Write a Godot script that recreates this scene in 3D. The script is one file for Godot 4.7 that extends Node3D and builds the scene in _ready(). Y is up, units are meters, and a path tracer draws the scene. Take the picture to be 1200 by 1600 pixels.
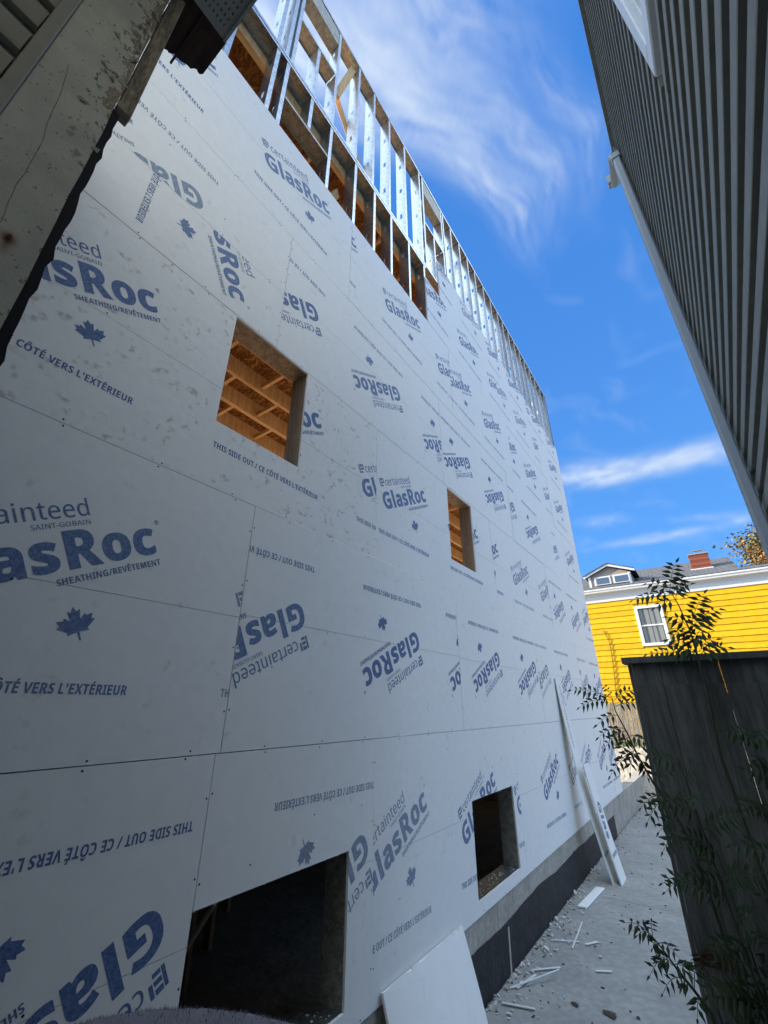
extends Node3D
# Alley beside a building under construction. Alley axis: s = -z, wall face at x = 0, h = height relative to eye level.

const EYE := 2.0
var M := {}
var rng := RandomNumberGenerator.new()
var used := {}

func V(x: float, h: float, s: float) -> Vector3:
	return Vector3(x, h + EYE, -s)

# ---------------------------------------------------------------- mesh building
class MB:
	var v := PackedVector3Array()
	var n := PackedVector3Array()
	var uv := PackedVector2Array()
	var c := PackedColorArray()
	var use_uv := false
	var use_c := false
	var col := Color.WHITE
	func tri(a: Vector3, b: Vector3, d: Vector3, nn: Vector3) -> void:
		if (b - a).cross(d - a).dot(nn) > 0.0:
			var t := b
			b = d
			d = t
		v.append(a); v.append(b); v.append(d)
		n.append(nn); n.append(nn); n.append(nn)
		if use_c:
			c.append(col); c.append(col); c.append(col)
	func tri_s(a: Vector3, b: Vector3, d: Vector3, na: Vector3, nb: Vector3, nd: Vector3) -> void:
		if (b - a).cross(d - a).dot(na + nb + nd) > 0.0:
			v.append(a); v.append(d); v.append(b)
			n.append(na); n.append(nd); n.append(nb)
		else:
			v.append(a); v.append(b); v.append(d)
			n.append(na); n.append(nb); n.append(nd)
		if use_c:
			c.append(col); c.append(col); c.append(col)
	func quad(a: Vector3, b: Vector3, d: Vector3, e: Vector3, out: Vector3) -> void:
		var nn := (b - a).cross(d - a)
		if nn.length() < 1e-12:
			nn = (d - a).cross(e - a)
		nn = nn.normalized()
		if nn.dot(out) < 0.0:
			nn = -nn
		tri(a, b, d, nn)
		tri(a, d, e, nn)
	func quad_uv(a: Vector3, b: Vector3, d: Vector3, e: Vector3, out: Vector3, ua: Vector2, ub: Vector2, ud: Vector2, ue: Vector2) -> void:
		use_uv = true
		var flip := (b - a).cross(d - a).dot(out) > 0.0
		var nn := (b - a).cross(d - a).normalized()
		if nn.dot(out) < 0.0:
			nn = -nn
		tri(a, b, d, nn)
		tri(a, d, e, nn)
		if flip:
			uv.append_array(PackedVector2Array([ua, ud, ub, ua, ue, ud]))
		else:
			uv.append_array(PackedVector2Array([ua, ub, ud, ua, ud, ue]))
	# box from corner o with edge vectors a, b, d
	func obox(o: Vector3, a: Vector3, b: Vector3, d: Vector3) -> void:
		var ctr := o + (a + b + d) * 0.5
		for f in [[o, a, b], [o + d, a, b], [o, a, d], [o + b, a, d], [o, b, d], [o + a, b, d]]:
			var p: Vector3 = f[0]
			var e1: Vector3 = f[1]
			var e2: Vector3 = f[2]
			quad(p, p + e1, p + e1 + e2, p + e2, p + (e1 + e2) * 0.5 - ctr)
	func box(p: Vector3, q: Vector3) -> void:
		obox(p, Vector3(q.x - p.x, 0, 0), Vector3(0, q.y - p.y, 0), Vector3(0, 0, q.z - p.z))
	# box with its edges cut back by bv
	func bbox(o: Vector3, a: Vector3, b: Vector3, d: Vector3, bv: float) -> void:
		var ax := [a, b, d]
		var u := [a.normalized(), b.normalized(), d.normalized()]
		var l := [a.length(), b.length(), d.length()]
		var ctr := o + (a + b + d) * 0.5
		for k in 3:
			var i := (k + 1) % 3
			var j := (k + 2) % 3
			for sg in [-1.0, 1.0]:
				var fc: Vector3 = ctr + u[k] * (l[k] * 0.5 * sg)
				var e1: Vector3 = u[i] * (l[i] * 0.5 - bv)
				var e2: Vector3 = u[j] * (l[j] * 0.5 - bv)
				quad(fc - e1 - e2, fc + e1 - e2, fc + e1 + e2, fc - e1 + e2, u[k] * sg)
			for si in [-1.0, 1.0]:
				for sj in [-1.0, 1.0]:
					var ek: Vector3 = u[k] * (l[k] * 0.5 - bv)
					var p1: Vector3 = ctr + u[i] * (l[i] * 0.5 * si) + u[j] * ((l[j] * 0.5 - bv) * sj)
					var p2: Vector3 = ctr + u[i] * ((l[i] * 0.5 - bv) * si) + u[j] * (l[j] * 0.5 * sj)
					quad(p1 - ek, p1 + ek, p2 + ek, p2 - ek, u[i] * si + u[j] * sj)
		for sa in [-1.0, 1.0]:
			for sb in [-1.0, 1.0]:
				for sd in [-1.0, 1.0]:
					var q0: Vector3 = ctr + u[0] * (l[0] * 0.5 * sa) + u[1] * ((l[1] * 0.5 - bv) * sb) + u[2] * ((l[2] * 0.5 - bv) * sd)
					var q1: Vector3 = ctr + u[0] * ((l[0] * 0.5 - bv) * sa) + u[1] * (l[1] * 0.5 * sb) + u[2] * ((l[2] * 0.5 - bv) * sd)
					var q2: Vector3 = ctr + u[0] * ((l[0] * 0.5 - bv) * sa) + u[1] * ((l[1] * 0.5 - bv) * sb) + u[2] * (l[2] * 0.5 * sd)
					var nn: Vector3 = (u[0] * sa + u[1] * sb + u[2] * sd).normalized()
					tri(q0, q1, q2, nn)
	# plate: rectangle us x vs minus holes, thick th along -nn ; o + u*U + v*W
	func plate(o: Vector3, U: Vector3, W: Vector3, nn: Vector3, rect: Rect2, holes: Array, th: float, extra_u := [], extra_v := []) -> void:
		var us := [rect.position.x, rect.end.x]
		var vs := [rect.position.y, rect.end.y]
		us.append_array(extra_u)
		vs.append_array(extra_v)
		for hh in holes:
			var r: Rect2 = hh
			for x in [r.position.x, r.end.x]:
				if x > rect.position.x and x < rect.end.x and not us.has(x): us.append(x)
			for y in [r.position.y, r.end.y]:
				if y > rect.position.y and y < rect.end.y and not vs.has(y): vs.append(y)
		us.sort()
		vs.sort()
		var solid := {}
		for i in us.size() - 1:
			for j in vs.size() - 1:
				var cc := Vector2((us[i] + us[i + 1]) * 0.5, (vs[j] + vs[j + 1]) * 0.5)
				var inside := false
				for hh in holes:
					var r: Rect2 = hh
					if r.has_point(cc): inside = true
				if not inside: solid[Vector2i(i, j)] = true
		var bk := -nn * th
		for key in solid:
			var i: int = key.x
			var j: int = key.y
			var a: Vector3 = o + U * us[i] + W * vs[j]
			var b: Vector3 = o + U * us[i + 1] + W * vs[j]
			var d: Vector3 = o + U * us[i + 1] + W * vs[j + 1]
			var e: Vector3 = o + U * us[i] + W * vs[j + 1]
			quad(a, b, d, e, nn)
			quad(a + bk, b + bk, d + bk, e + bk, -nn)
			if not solid.has(Vector2i(i - 1, j)): quad(a, e, e + bk, a + bk, -U)
			if not solid.has(Vector2i(i + 1, j)): quad(b, d, d + bk, b + bk, U)
			if not solid.has(Vector2i(i, j - 1)): quad(a, b, b + bk, a + bk, -W)
			if not solid.has(Vector2i(i, j + 1)): quad(e, d, d + bk, e + bk, W)
	func tube(pts: Array, rad: Array, sides := 6) -> void:
		var rings := []
		var prev := Vector3.ZERO
		for i in pts.size():
			var t: Vector3
			if i == 0: t = pts[1] - pts[0]
			elif i == pts.size() - 1: t = pts[i] - pts[i - 1]
			else: t = pts[i + 1] - pts[i - 1]
			t = t.normalized()
			var u := prev - t * prev.dot(t)
			if u.length() < 0.01:
				u = t.cross(Vector3(0.31, 0.2, 0.93))
				if u.length() < 0.01: u = t.cross(Vector3(1, 0, 0))
			u = u.normalized()
			prev = u
			var w := t.cross(u)
			var ring := []
			for k in sides:
				var an := TAU * k / sides
				ring.append([pts[i] + (u * cos(an) + w * sin(an)) * rad[i], u * cos(an) + w * sin(an)])
			rings.append(ring)
		for i in rings.size() - 1:
			for k in sides:
				var k2 := (k + 1) % sides
				var a: Array = rings[i][k]
				var b: Array = rings[i][k2]
				var d: Array = rings[i + 1][k2]
				var e: Array = rings[i + 1][k]
				tri_s(a[0], b[0], d[0], a[1], b[1], d[1])
				tri_s(a[0], d[0], e[0], a[1], d[1], e[1])
		for q in [0, rings.size() - 1]:
			var nn: Vector3 = (pts[0] - pts[1]).normalized() if q == 0 else (pts[q] - pts[q - 1]).normalized()
			for k in range(1, sides - 1):
				tri(rings[q][0][0], rings[q][k][0], rings[q][k + 1][0], nn)
	# profile of Vector2 (out, up) swept along dir
	func sweep(prof: Array, o: Vector3, out: Vector3, up: Vector3, along: Vector3, closed := true) -> void:
		var m := prof.size()
		var ctr := Vector2.ZERO
		for p in prof: ctr += p / m
		for i in (m if closed else m - 1):
			var p: Vector2 = prof[i]
			var q: Vector2 = prof[(i + 1) % m]
			var a := o + out * p.x + up * p.y
			var b := o + out * q.x + up * q.y
			var nn := Vector2(q.y - p.y, p.x - q.x)
			if nn.dot((p + q) * 0.5 - ctr) < 0.0: nn = -nn
			quad(a, b, b + along, a + along, out * nn.x + up * nn.y)
		if closed:
			var poly := PackedVector2Array(prof)
			var idx := Geometry2D.triangulate_polygon(poly)
			for e in [[Vector3.ZERO, -along.normalized()], [along, along.normalized()]]:
				for k in range(0, idx.size(), 3):
					var t := []
					for z in 3:
						var pp: Vector2 = poly[idx[k + z]]
						t.append(o + e[0] + out * pp.x + up * pp.y)
					tri(t[0], t[1], t[2], e[1])
	func mesh() -> ArrayMesh:
		var arr := []
		arr.resize(Mesh.ARRAY_MAX)
		arr[Mesh.ARRAY_VERTEX] = v
		arr[Mesh.ARRAY_NORMAL] = n
		if use_uv: arr[Mesh.ARRAY_TEX_UV] = uv
		if use_c: arr[Mesh.ARRAY_COLOR] = c
		var m := ArrayMesh.new()
		m.add_surface_from_arrays(Mesh.PRIMITIVE_TRIANGLES, arr)
		return m

func numbered(called: String) -> String:
	if not used.has(called):
		used[called] = 0
		return called
	used[called] += 1
	return "%s_%03d" % [called, used[called]]

func obj(called: String, mb, mat: Material, parent: Node = null, at := Vector3.ZERO) -> MeshInstance3D:
	var o := MeshInstance3D.new()
	o.mesh = mb.mesh() if mb is MB else mb
	o.material_override = mat
	o.position = at
	if parent == null:
		o.name = numbered(called)
		add_child(o)
	else:
		o.name = called
		parent.add_child(o, true)
	return o

func tag(o: Node, label: String, category: String, group := "", kind := "") -> void:
	if label: o.set_meta("label", label)
	if category: o.set_meta("category", category)
	if group: o.set_meta("group", group)
	if kind: o.set_meta("kind", kind)

func thing(called: String, label: String, category: String, group := "") -> Node3D:
	var o := Node3D.new()
	o.name = numbered(called)
	add_child(o)
	tag(o, label, category, group)
	return o

func struct(called: String, mb: MB, mat: Material) -> MeshInstance3D:
	var o := obj(called, mb, mat)
	o.set_meta("kind", "structure")
	return o

# ---------------------------------------------------------------- materials
func lin(r: float, g: float, b: float) -> Color:
	return Color(r, g, b).linear_to_srgb()

func fbm(freq: float, sd: int, oct := 4) -> FastNoiseLite:
	var f := FastNoiseLite.new()
	f.noise_type = FastNoiseLite.TYPE_SIMPLEX
	f.frequency = freq
	f.seed = sd
	f.fractal_octaves = oct
	return f

func gray(w: int, h: int, freq: float, sd: int, oct := 4, cell := false) -> PackedByteArray:
	var f := fbm(freq, sd, oct)
	if cell:
		f.noise_type = FastNoiseLite.TYPE_CELLULAR
		f.cellular_return_type = FastNoiseLite.RETURN_CELL_VALUE
		f.fractal_type = FastNoiseLite.FRACTAL_NONE
	var im := f.get_seamless_image(w, h, false, false, 0.2)
	im.convert(Image.FORMAT_L8)
	return im.get_data()

func tex_from(w: int, h: int, px: PackedByteArray) -> ImageTexture:
	var im := Image.create_from_data(w, h, false, Image.FORMAT_RGB8, px)
	im.generate_mipmaps()
	return ImageTexture.create_from_image(im)

func put(px: PackedByteArray, i: int, c: Color) -> void:
	px[i * 3] = int(clampf(c.r, 0, 1) * 255.0)
	px[i * 3 + 1] = int(clampf(c.g, 0, 1) * 255.0)
	px[i * 3 + 2] = int(clampf(c.b, 0, 1) * 255.0)

# colour = mix of sRGB colours a..b by fine and coarse noise
func noisy(w: int, a: Color, b: Color, f1: float, f2: float, sd: int, stretch := Vector2.ONE) -> ImageTexture:
	var g1 := gray(w, w, f1, sd, 4)
	var g2 := gray(w, w, f2, sd + 7, 3)
	var px := PackedByteArray()
	px.resize(w * w * 3)
	for y in w:
		for x in w:
			var i := y * w + x
			var k := (int(y * stretch.y) % w) * w + (int(x * stretch.x) % w)
			var t := clampf((g1[k] * 0.55 + g2[k] * 0.45) / 255.0 * 1.6 - 0.3, 0, 1)
			put(px, i, a.lerp(b, t))
	return tex_from(w, w, px)

func board_tex(sd: int, dirt: float) -> ImageTexture:
	var w := 1024
	var g1 := gray(w, w, 0.30, sd, 2)
	var g2 := gray(w, w, 0.006, sd + 1, 3)
	var g3 := gray(w, w, 0.026, sd + 2, 3)
	var g4 := gray(w, w, 0.02, sd + 3, 4)
	var px := PackedByteArray()
	px.resize(w * w * 3)
	var clean := Color(0.90, 0.90, 0.885)
	var soil := Color(0.60, 0.57, 0.52)
	for i in w * w:
		var grain := (g1[i] / 255.0 - 0.5) * 0.035
		var m := smoothstep(0.52 - dirt * 0.25, 1.0, g2[i] / 255.0) * smoothstep(0.45, 1.0, g3[i] / 255.0) * smoothstep(0.35, 0.75, g4[i] / 255.0)
		var film := (g4[i] / 255.0 - 0.5) * 0.02
		var c := clean.lerp(soil, clampf(m * (0.5 + dirt * 0.55), 0.0, 0.5))
		put(px, i, Color(c.r + grain + film, c.g + grain + film, c.b + grain + film))
	return tex_from(w, w, px)

func osb_tex() -> ImageTexture:
	var w := 512
	var px := PackedByteArray()
	px.resize(w * w * 3)
	for i in w * w: put(px, i, Color(0.52, 0.37, 0.21))
	var r := RandomNumberGenerator.new()
	r.seed = 41
	for k in 2600:
		var cx := r.randf() * w
		var cy := r.randf() * w
		var an := r.randf_range(-0.9, 0.9) + (PI if r.randf() < 0.5 else 0.0)
		var l := r.randf_range(10, 30)
		var hw := r.randf_range(2.0, 5.0)
		var t := r.randf()
		var c := Color(0.44, 0.29, 0.15).lerp(Color(0.78, 0.60, 0.37), t * t)
		var ca := cos(an)
		var sa := sin(an)
		for a in range(-int(l), int(l) + 1):
			for b in range(-int(hw), int(hw) + 1):
				var x := int(cx + a * ca - b * sa) % w
				var y := int(cy + a * sa + b * ca) % w
				if x < 0: x += w
				if y < 0: y += w
				put(px, y * w + x, c if absf(b) < hw - 1.2 else c.darkened(0.12))
	return tex_from(w, w, px)

func wood_tex(a: Color, b: Color, sd: int, vert := false) -> ImageTexture:
	var w := 256
	var f := fbm(0.05, sd, 4)
	var px := PackedByteArray()
	px.resize(w * w * 3)
	for y in w:
		for x in w:
			# grain runs along the texture's u axis
			var q := f.get_noise_2d(x * 0.10, y * 1.6) * 0.6 + f.get_noise_2d(x * 0.5 + 900.0, y * 5.0) * 0.5
			put(px, (x * w + y) if vert else (y * w + x), a.lerp(b, clampf(q + 0.5, 0, 1)))
	return tex_from(w, w, px)

func std(tex: Texture2D, sc: Vector3, rough: float, metal := 0.0) -> StandardMaterial3D:
	var m := StandardMaterial3D.new()
	if tex:
		m.albedo_texture = tex
		m.uv1_triplanar = true
		m.uv1_world_triplanar = true
		m.uv1_scale = sc
	m.roughness = rough
	m.metallic = metal
	m.metallic_specular = 0.4
	return m

func plain(c: Color, rough: float, metal := 0.0) -> StandardMaterial3D:
	var m := std(null, Vector3.ONE, rough, metal)
	m.albedo_color = c
	return m

func bumps(freq: float, sd: int, strength: float) -> ImageTexture:
	var f := fbm(freq, sd, 4)
	var im := f.get_seamless_image(256, 256, false, false, 0.2)
	im.convert(Image.FORMAT_RGBA8)
	im.bump_map_to_normal_map(strength)
	return ImageTexture.create_from_image(im)

func with_bump(m: StandardMaterial3D, t: Texture2D, sc: float) -> StandardMaterial3D:
	m.normal_enabled = true
	m.normal_texture = t
	m.normal_scale = sc
	return m

func make_materials() -> void:
	var bump := bumps(0.06, 5, 4.0)
	M.board = with_bump(std(board_tex(11, -0.15), Vector3(0.42, 0.42, 0.42), 0.62), bump, 0.03)
	M.board_dirty = with_bump(std(board_tex(23, 1.0), Vector3(0.55, 0.55, 0.55), 0.68), bump, 0.04)
	M.board_plain = with_bump(std(board_tex(37, -0.3), Vector3(0.37, 0.37, 0.37), 0.62), bump, 0.03)
	M.ink = []
	for k in 3:
		var t := noisy(256, [Color(0.25, 0.34, 0.52), Color(0.30, 0.39, 0.55), Color(0.42, 0.48, 0.58)][k], [Color(0.44, 0.53, 0.68), Color(0.50, 0.58, 0.70), Color(0.62, 0.66, 0.72)][k], 0.10, 0.03, 60 + k)
		M.ink.append(std(t, Vector3(5, 5, 5), 0.6))
	M.screw = plain(Color(0.20, 0.19, 0.18), 0.5, 0.6)
	var galv := noisy(256, Color(0.52, 0.55, 0.58), Color(0.80, 0.83, 0.85), 0.08, 0.02, 80)
	M.steel = std(galv, Vector3(3, 3, 3), 0.30, 0.92)
	M.steel_dull = std(noisy(256, Color(0.50, 0.49, 0.45), Color(0.74, 0.73, 0.68), 0.08, 0.02, 83), Vector3(2, 2, 2), 0.55, 0.55)
	M.lumber = std(wood_tex(Color(0.80, 0.64, 0.43), Color(0.90, 0.77, 0.57), 91, true), Vector3(0.8, 0.8, 0.8), 0.75)
	M.osb = std(osb_tex(), Vector3(0.8, 0.8, 0.8), 0.8)
	M.jamb = std(wood_tex(Color(0.47, 0.42, 0.36), Color(0.60, 0.54, 0.47), 92, true), Vector3(0.8, 0.8, 0.8), 0.7)
	M.concrete = with_bump(std(noisy(512, Color(0.535, 0.535, 0.52), Color(0.63, 0.625, 0.605), 0.06, 0.008, 101), Vector3(0.35, 0.35, 0.35), 0.85), bump, 0.10)
	M.found = with_bump(std(noisy(512, Color(0.58, 0.56, 0.52), Color(0.70, 0.68, 0.64), 0.06, 0.010, 105), Vector3(0.5, 0.5, 0.5), 0.9), bump, 0.12)
	M.tar = with_bump(std(noisy(256, Color(0.11, 0.11, 0.12), Color(0.21, 0.21, 0.22), 0.10, 0.02, 107), Vector3(0.8, 0.8, 0.8), 0.6), bump, 0.12)
	M.soil = with_bump(std(noisy(512, Color(0.55, 0.50, 0.43), Color(0.78, 0.74, 0.67), 0.12, 0.02, 109), Vector3(0.4, 0.4, 0.4), 0.95), bump, 0.8)
	M.fence = std(wood_tex(Color(0.31, 0.31, 0.295), Color(0.43, 0.425, 0.405), 111, true), Vector3(0.9, 0.9, 0.9), 0.75)
	M.fence.uv1_offset = Vector3(0.3, 0.1, 0.7)
	M.oldfence = std(wood_tex(Color(0.42, 0.38, 0.33), Color(0.68, 0.64, 0.58), 113, true), Vector3(0.9, 0.9, 0.9), 0.85)
	M.siding = with_bump(std(noisy(256, Color(0.465, 0.465, 0.435), Color(0.50, 0.50, 0.465), 0.05, 0.01, 121), Vector3(0.6, 0.6, 0.6), 0.6), bump, 0.10)
	M.oldsiding = with_bump(std(noisy(256, Color(0.60, 0.61, 0.595), Color(0.64, 0.65, 0.635), 0.05, 0.01, 123), Vector3(0.9, 0.9, 0.9), 0.5), bump, 0.08)
	M.white = plain(Color(0.86, 0.87, 0.87), 0.4)
	M.downspout = plain(Color(0.66, 0.69, 0.71), 0.35)
	M.gutter = plain(Color(0.62, 0.63, 0.62), 0.5)
	M.glass = plain(Color(0.05, 0.06, 0.07), 0.03)
	M.glass.metallic_specular = 1.0
	M.yellow = std(noisy(256, Color(0.84, 0.65, 0.05), Color(0.90, 0.72, 0.08), 0.10, 0.02, 131), Vector3(0.6, 0.6, 0.6), 0.75)
	M.yellow2 = std(noisy(256, Color(0.81, 0.62, 0.04), Color(0.87, 0.685, 0.06), 0.10, 0.02, 133), Vector3(0.6, 0.6, 0.6), 0.75)
	M.roof = with_bump(std(noisy(256, Color(0.22, 0.22, 0.23), Color(0.48, 0.48, 0.48), 0.20, 0.05, 135), Vector3(0.4, 0.4, 0.4), 0.9), bump, 0.6)
	M.taupe = plain(Color(0.62, 0.58, 0.53), 0.7)
	M.brick = []
	for k in 3: M.brick.append(plain([Color(0.55, 0.27, 0.18), Color(0.62, 0.33, 0.22), Color(0.50, 0.24, 0.17)][k], 0.85))
	M.mortar = plain(Color(0.62, 0.58, 0.54), 0.9)
	M.leaf = plain(lin(0.028, 0.05, 0.02), 0.6)
	M.leaf.backlight = Color(0.08, 0.12, 0.03)
	M.stem = plain(lin(0.05, 0.055, 0.03), 0.7)
	M.dry = plain(lin(0.16, 0.10, 0.06), 0.8)
	M.bark = plain(lin(0.06, 0.05, 0.04), 0.9)
	M.tree = StandardMaterial3D.new()
	M.tree.vertex_color_use_as_albedo = true
	M.tree.roughness = 0.6
	M.tree.backlight = Color(0.2, 0.2, 0.1)
	M.brown = std(wood_tex(Color(0.20, 0.15, 0.13), Color(0.29, 0.22, 0.19), 141), Vector3(0.9, 0.9, 0.9), 0.8)
	M.paper = plain(Color(0.10, 0.10, 0.105), 0.75)
	M.fleece = plain(lin(0.26, 0.235, 0.25), 0.95)
	M.fleece.rim_enabled = true
	M.fleece.rim = 0.4
	M.grass = plain(lin(0.09, 0.14, 0.03), 0.8)
	M.dark_room = std(wood_tex(Color(0.55, 0.46, 0.36), Color(0.68, 0.58, 0.46), 147, true), Vector3(0.8, 0.8, 0.8), 0.9)
	M.wire = plain(Color(0.25, 0.2, 0.1), 0.6)
	M.core = plain(Color(0.80, 0.80, 0.78), 0.9)

# ---------------------------------------------------------------- sky
func make_sky() -> Sky:
	var W := 1024
	var H := 512
	var im := Image.create(W, H, false, Image.FORMAT_RGBF)
	var n1 := fbm(1.0, 301, 5)
	var n2 := fbm(1.0, 302, 4)
	var n3 := fbm(1.0, 303, 3)
	# cloud streaks in the high layer: centre (x/y, s/y), half length, half width, heading, strength
	var streaks := [
		[-0.26, 0.16, 0.22, 0.085, 1.05, 0.72], [-0.17, 0.33, 0.26, 0.07, 1.15, 0.5], [-0.13, 0.55, 0.16, 0.03, 1.35, 0.40],
		[-0.05, 0.57, 0.12, 0.025, 1.5, 0.30], [0.03, 0.55, 0.14, 0.035, 1.45, 0.22], [-0.10, 0.24, 0.14, 0.06, 0.95, 0.42],
		[-0.12, 1.93, 0.34, 0.10, 0.22, 0.85], [0.16, 1.98, 0.22, 0.08, 0.12, 0.6], [-0.06, 2.93, 0.26, 0.05, 0.05, 0.55],
		[0.22, 2.74, 0.14, 0.05, 0.3, 0.3], [0.36, 2.87, 0.10, 0.06, 0.1, 0.5], [-0.28, 2.5, 0.13, 0.07, 0.3, 0.3]]
	var sd := Vector3(-0.90, 0.335, -0.245).normalized()
	for j in H:
		var th := (j + 0.5) / H * PI
		var y := cos(th)
		for i in W:
			var ph := (i + 0.5) / W * TAU
			var d := Vector3(sin(ph) * sin(th), y, cos(ph) * sin(th))  # z here = s
			var col: Color
			if y < 0.0:
				col = Color(0.10, 0.10, 0.10)
			else:
				var k := pow(1.0 - y, 2.0)
				col = Color(0.019, 0.077, 0.232).lerp(Color(0.056, 0.173, 0.38), k)
				if y > 0.03:
					var p := Vector2(d.x / (y + 0.02), d.z / (y + 0.02))
					var wob := Vector2(n3.get_noise_2d(p.x * 1.7, p.y * 1.7), n3.get_noise_2d(p.x * 1.7 + 50.0, p.y * 1.7)) * 0.10
					var q := p + wob
					var hd := Vector2(0.30, 0.95)
					var al := q.dot(hd)
					var ac := q.dot(Vector2(hd.y, -hd.x))
					var f := n1.get_noise_2d(al * 0.9, ac * 2.4) * 0.65 + n2.get_noise_2d(al * 3.0, ac * 8.0) * 0.35
					# thin high cloud, thicker toward the sun; unseen cloud added at the sides and behind to light the wall
					var near := d.dot(sd)
					var veil := smoothstep(0.50, 1.0, near)
					var fill_cloud := maxf(smoothstep(0.08, 0.36, d.x), smoothstep(0.08, -0.3, d.z)) * smoothstep(0.25, 0.78, y)
					var puff := n1.get_noise_2d(p.x * 1.3 + 7.0, p.y * 1.3) * 0.75 + n2.get_noise_2d(p.x * 4.1, p.y * 4.1 + 9.0) * 0.35
					var cl := clampf(veil * 1.1 + (f - 0.16) * (0.25 + veil * 0.9), 0.0, 0.9)
					cl = maxf(cl, smoothstep(-0.22, 0.20, puff) * 0.96 * fill_cloud)
					for st in streaks:
						var e := p + wob * 0.5 - Vector2(st[0], st[1])
						var hh := Vector2(cos(st[4]), sin(st[4]))
						var a: float = e.dot(hh) / st[2]
						var b: float = e.dot(Vector2(hh.y, -hh.x)) / st[3]
						var gg := exp(-a * a - b * b)
						if gg > 0.02:
							var tex := 0.9 + 0.55 * n2.get_noise_2d(a * 1.8 + st[0] * 40.0, b * 2.6) + 0.6 * n1.get_noise_2d(a * 0.9, b * 1.2 + st[1] * 30.0)
							cl = 1.0 - (1.0 - cl) * (1.0 - clampf(gg * st[5] * tex, 0.0, 0.95))
					cl *= smoothstep(0.03, 0.2, y)
					var glow := 1.0 + 2.5 * pow(maxf(near, 0.0), 6.0) + 3.6 * fill_cloud  # added out-of-view cloud is boosted well above the visible cloud as fill light
					col = col.lerp(Color(0.215, 0.25, 0.30).lerp(Color(0.262, 0.305, 0.335), fill_cloud) * glow, cl)
			im.set_pixel(i, j, col)
	var pm := PanoramaSkyMaterial.new()
	pm.panorama = ImageTexture.create_from_image(im)
	pm.energy_multiplier = 1.0
	var sky := Sky.new()
	sky.sky_material = pm
	return sky

# ---------------------------------------------------------------- printing on the boards
var glyphs := {}
const TILT := 0.4625
func text_tris(txt: String, bold: bool, width: float, cap: float) -> PackedVector2Array:
	var key := "%s|%s|%.3f|%.3f" % [txt, bold, width, cap]
	if glyphs.has(key): return glyphs[key]
	var f := SystemFont.new()
	f.font_names = PackedStringArray(["Droid Sans"])
	f.font_weight = 700 if bold else 400
	var fv := FontVariation.new()
	fv.base_font = f
	fv.variation_embolden = (0.6 if txt.begins_with("Glas") else 0.3) if bold else 0.1
	var raw := []
	for s in [txt, "H"]:
		var tm := TextMesh.new()
		tm.font = fv
		tm.font_size = 48
		tm.pixel_size = 0.01
		tm.depth = 0.0
		tm.curve_step = 3.0
		tm.horizontal_alignment = HORIZONTAL_ALIGNMENT_LEFT
		tm.text = s
		var arr := tm.get_mesh_arrays()
		var vs: PackedVector3Array = arr[Mesh.ARRAY_VERTEX]
		var out := PackedVector2Array()
		var ix = arr[Mesh.ARRAY_INDEX]
		if ix != null and ix.size() > 0:
			for i in ix: out.append(Vector2(vs[i].x, vs[i].y))
		else:
			for p in vs: out.append(Vector2(p.x, p.y))
		raw.append(out)
	var y0 := 1e9
	var y1 := -1e9
	for p in raw[1]:
		y0 = minf(y0, p.y)
		y1 = maxf(y1, p.y)
	var x0 := 1e9
	var x1 := -1e9
	for p in raw[0]:
		x0 = minf(x0, p.x)
		x1 = maxf(x1, p.x)
	var res := PackedVector2Array()
	for p in raw[0]:
		res.append(Vector2((p.x - x0) / (x1 - x0) * width, (p.y - y0) / (y1 - y0) * cap))
	glyphs[key] = res
	return res

func rect_tris(r: Rect2) -> PackedVector2Array:
	var a := r.position
	var b := r.end
	return PackedVector2Array([a, Vector2(b.x, a.y), b, a, b, Vector2(a.x, b.y)])

func leaf_tris(sz: float) -> PackedVector2Array:
	var half := [Vector2(0, 1.0), Vector2(0.10, 0.80), Vector2(0.22, 0.86), Vector2(0.17, 0.48), Vector2(0.36, 0.66), Vector2(0.40, 0.56), Vector2(0.62, 0.60), Vector2(0.55, 0.40), Vector2(0.66, 0.33), Vector2(0.34, 0.08), Vector2(0.38, -0.03), Vector2(0.04, 0.02), Vector2(0.03, -0.32)]
	var poly := PackedVector2Array()
	for p in half: poly.append(p)
	for i in range(half.size() - 1, 0, -1): poly.append(Vector2(-half[i].x, half[i].y))
	var out := PackedVector2Array()
	for i in Geometry2D.triangulate_polygon(poly): out.append((poly[i] - Vector2(0, 0.4)) * sz)
	return out

func place2(t: PackedVector2Array, rot: float, off: Vector2) -> PackedVector2Array:
	var x := Transform2D(rot, off)
	return x * t

func clip_edge(p: Array, axis: int, lim: float, sign_: float) -> Array:
	var out := []
	var m := p.size()
	for i in m:
		var a: Vector2 = p[i]
		var b: Vector2 = p[(i + 1) % m]
		var da := (a[axis] - lim) * sign_
		var db := (b[axis] - lim) * sign_
		if da >= 0.0: out.append(a)
		if (da >= 0.0) != (db >= 0.0): out.append(a.lerp(b, da / (da - db)))
	return out

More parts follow.
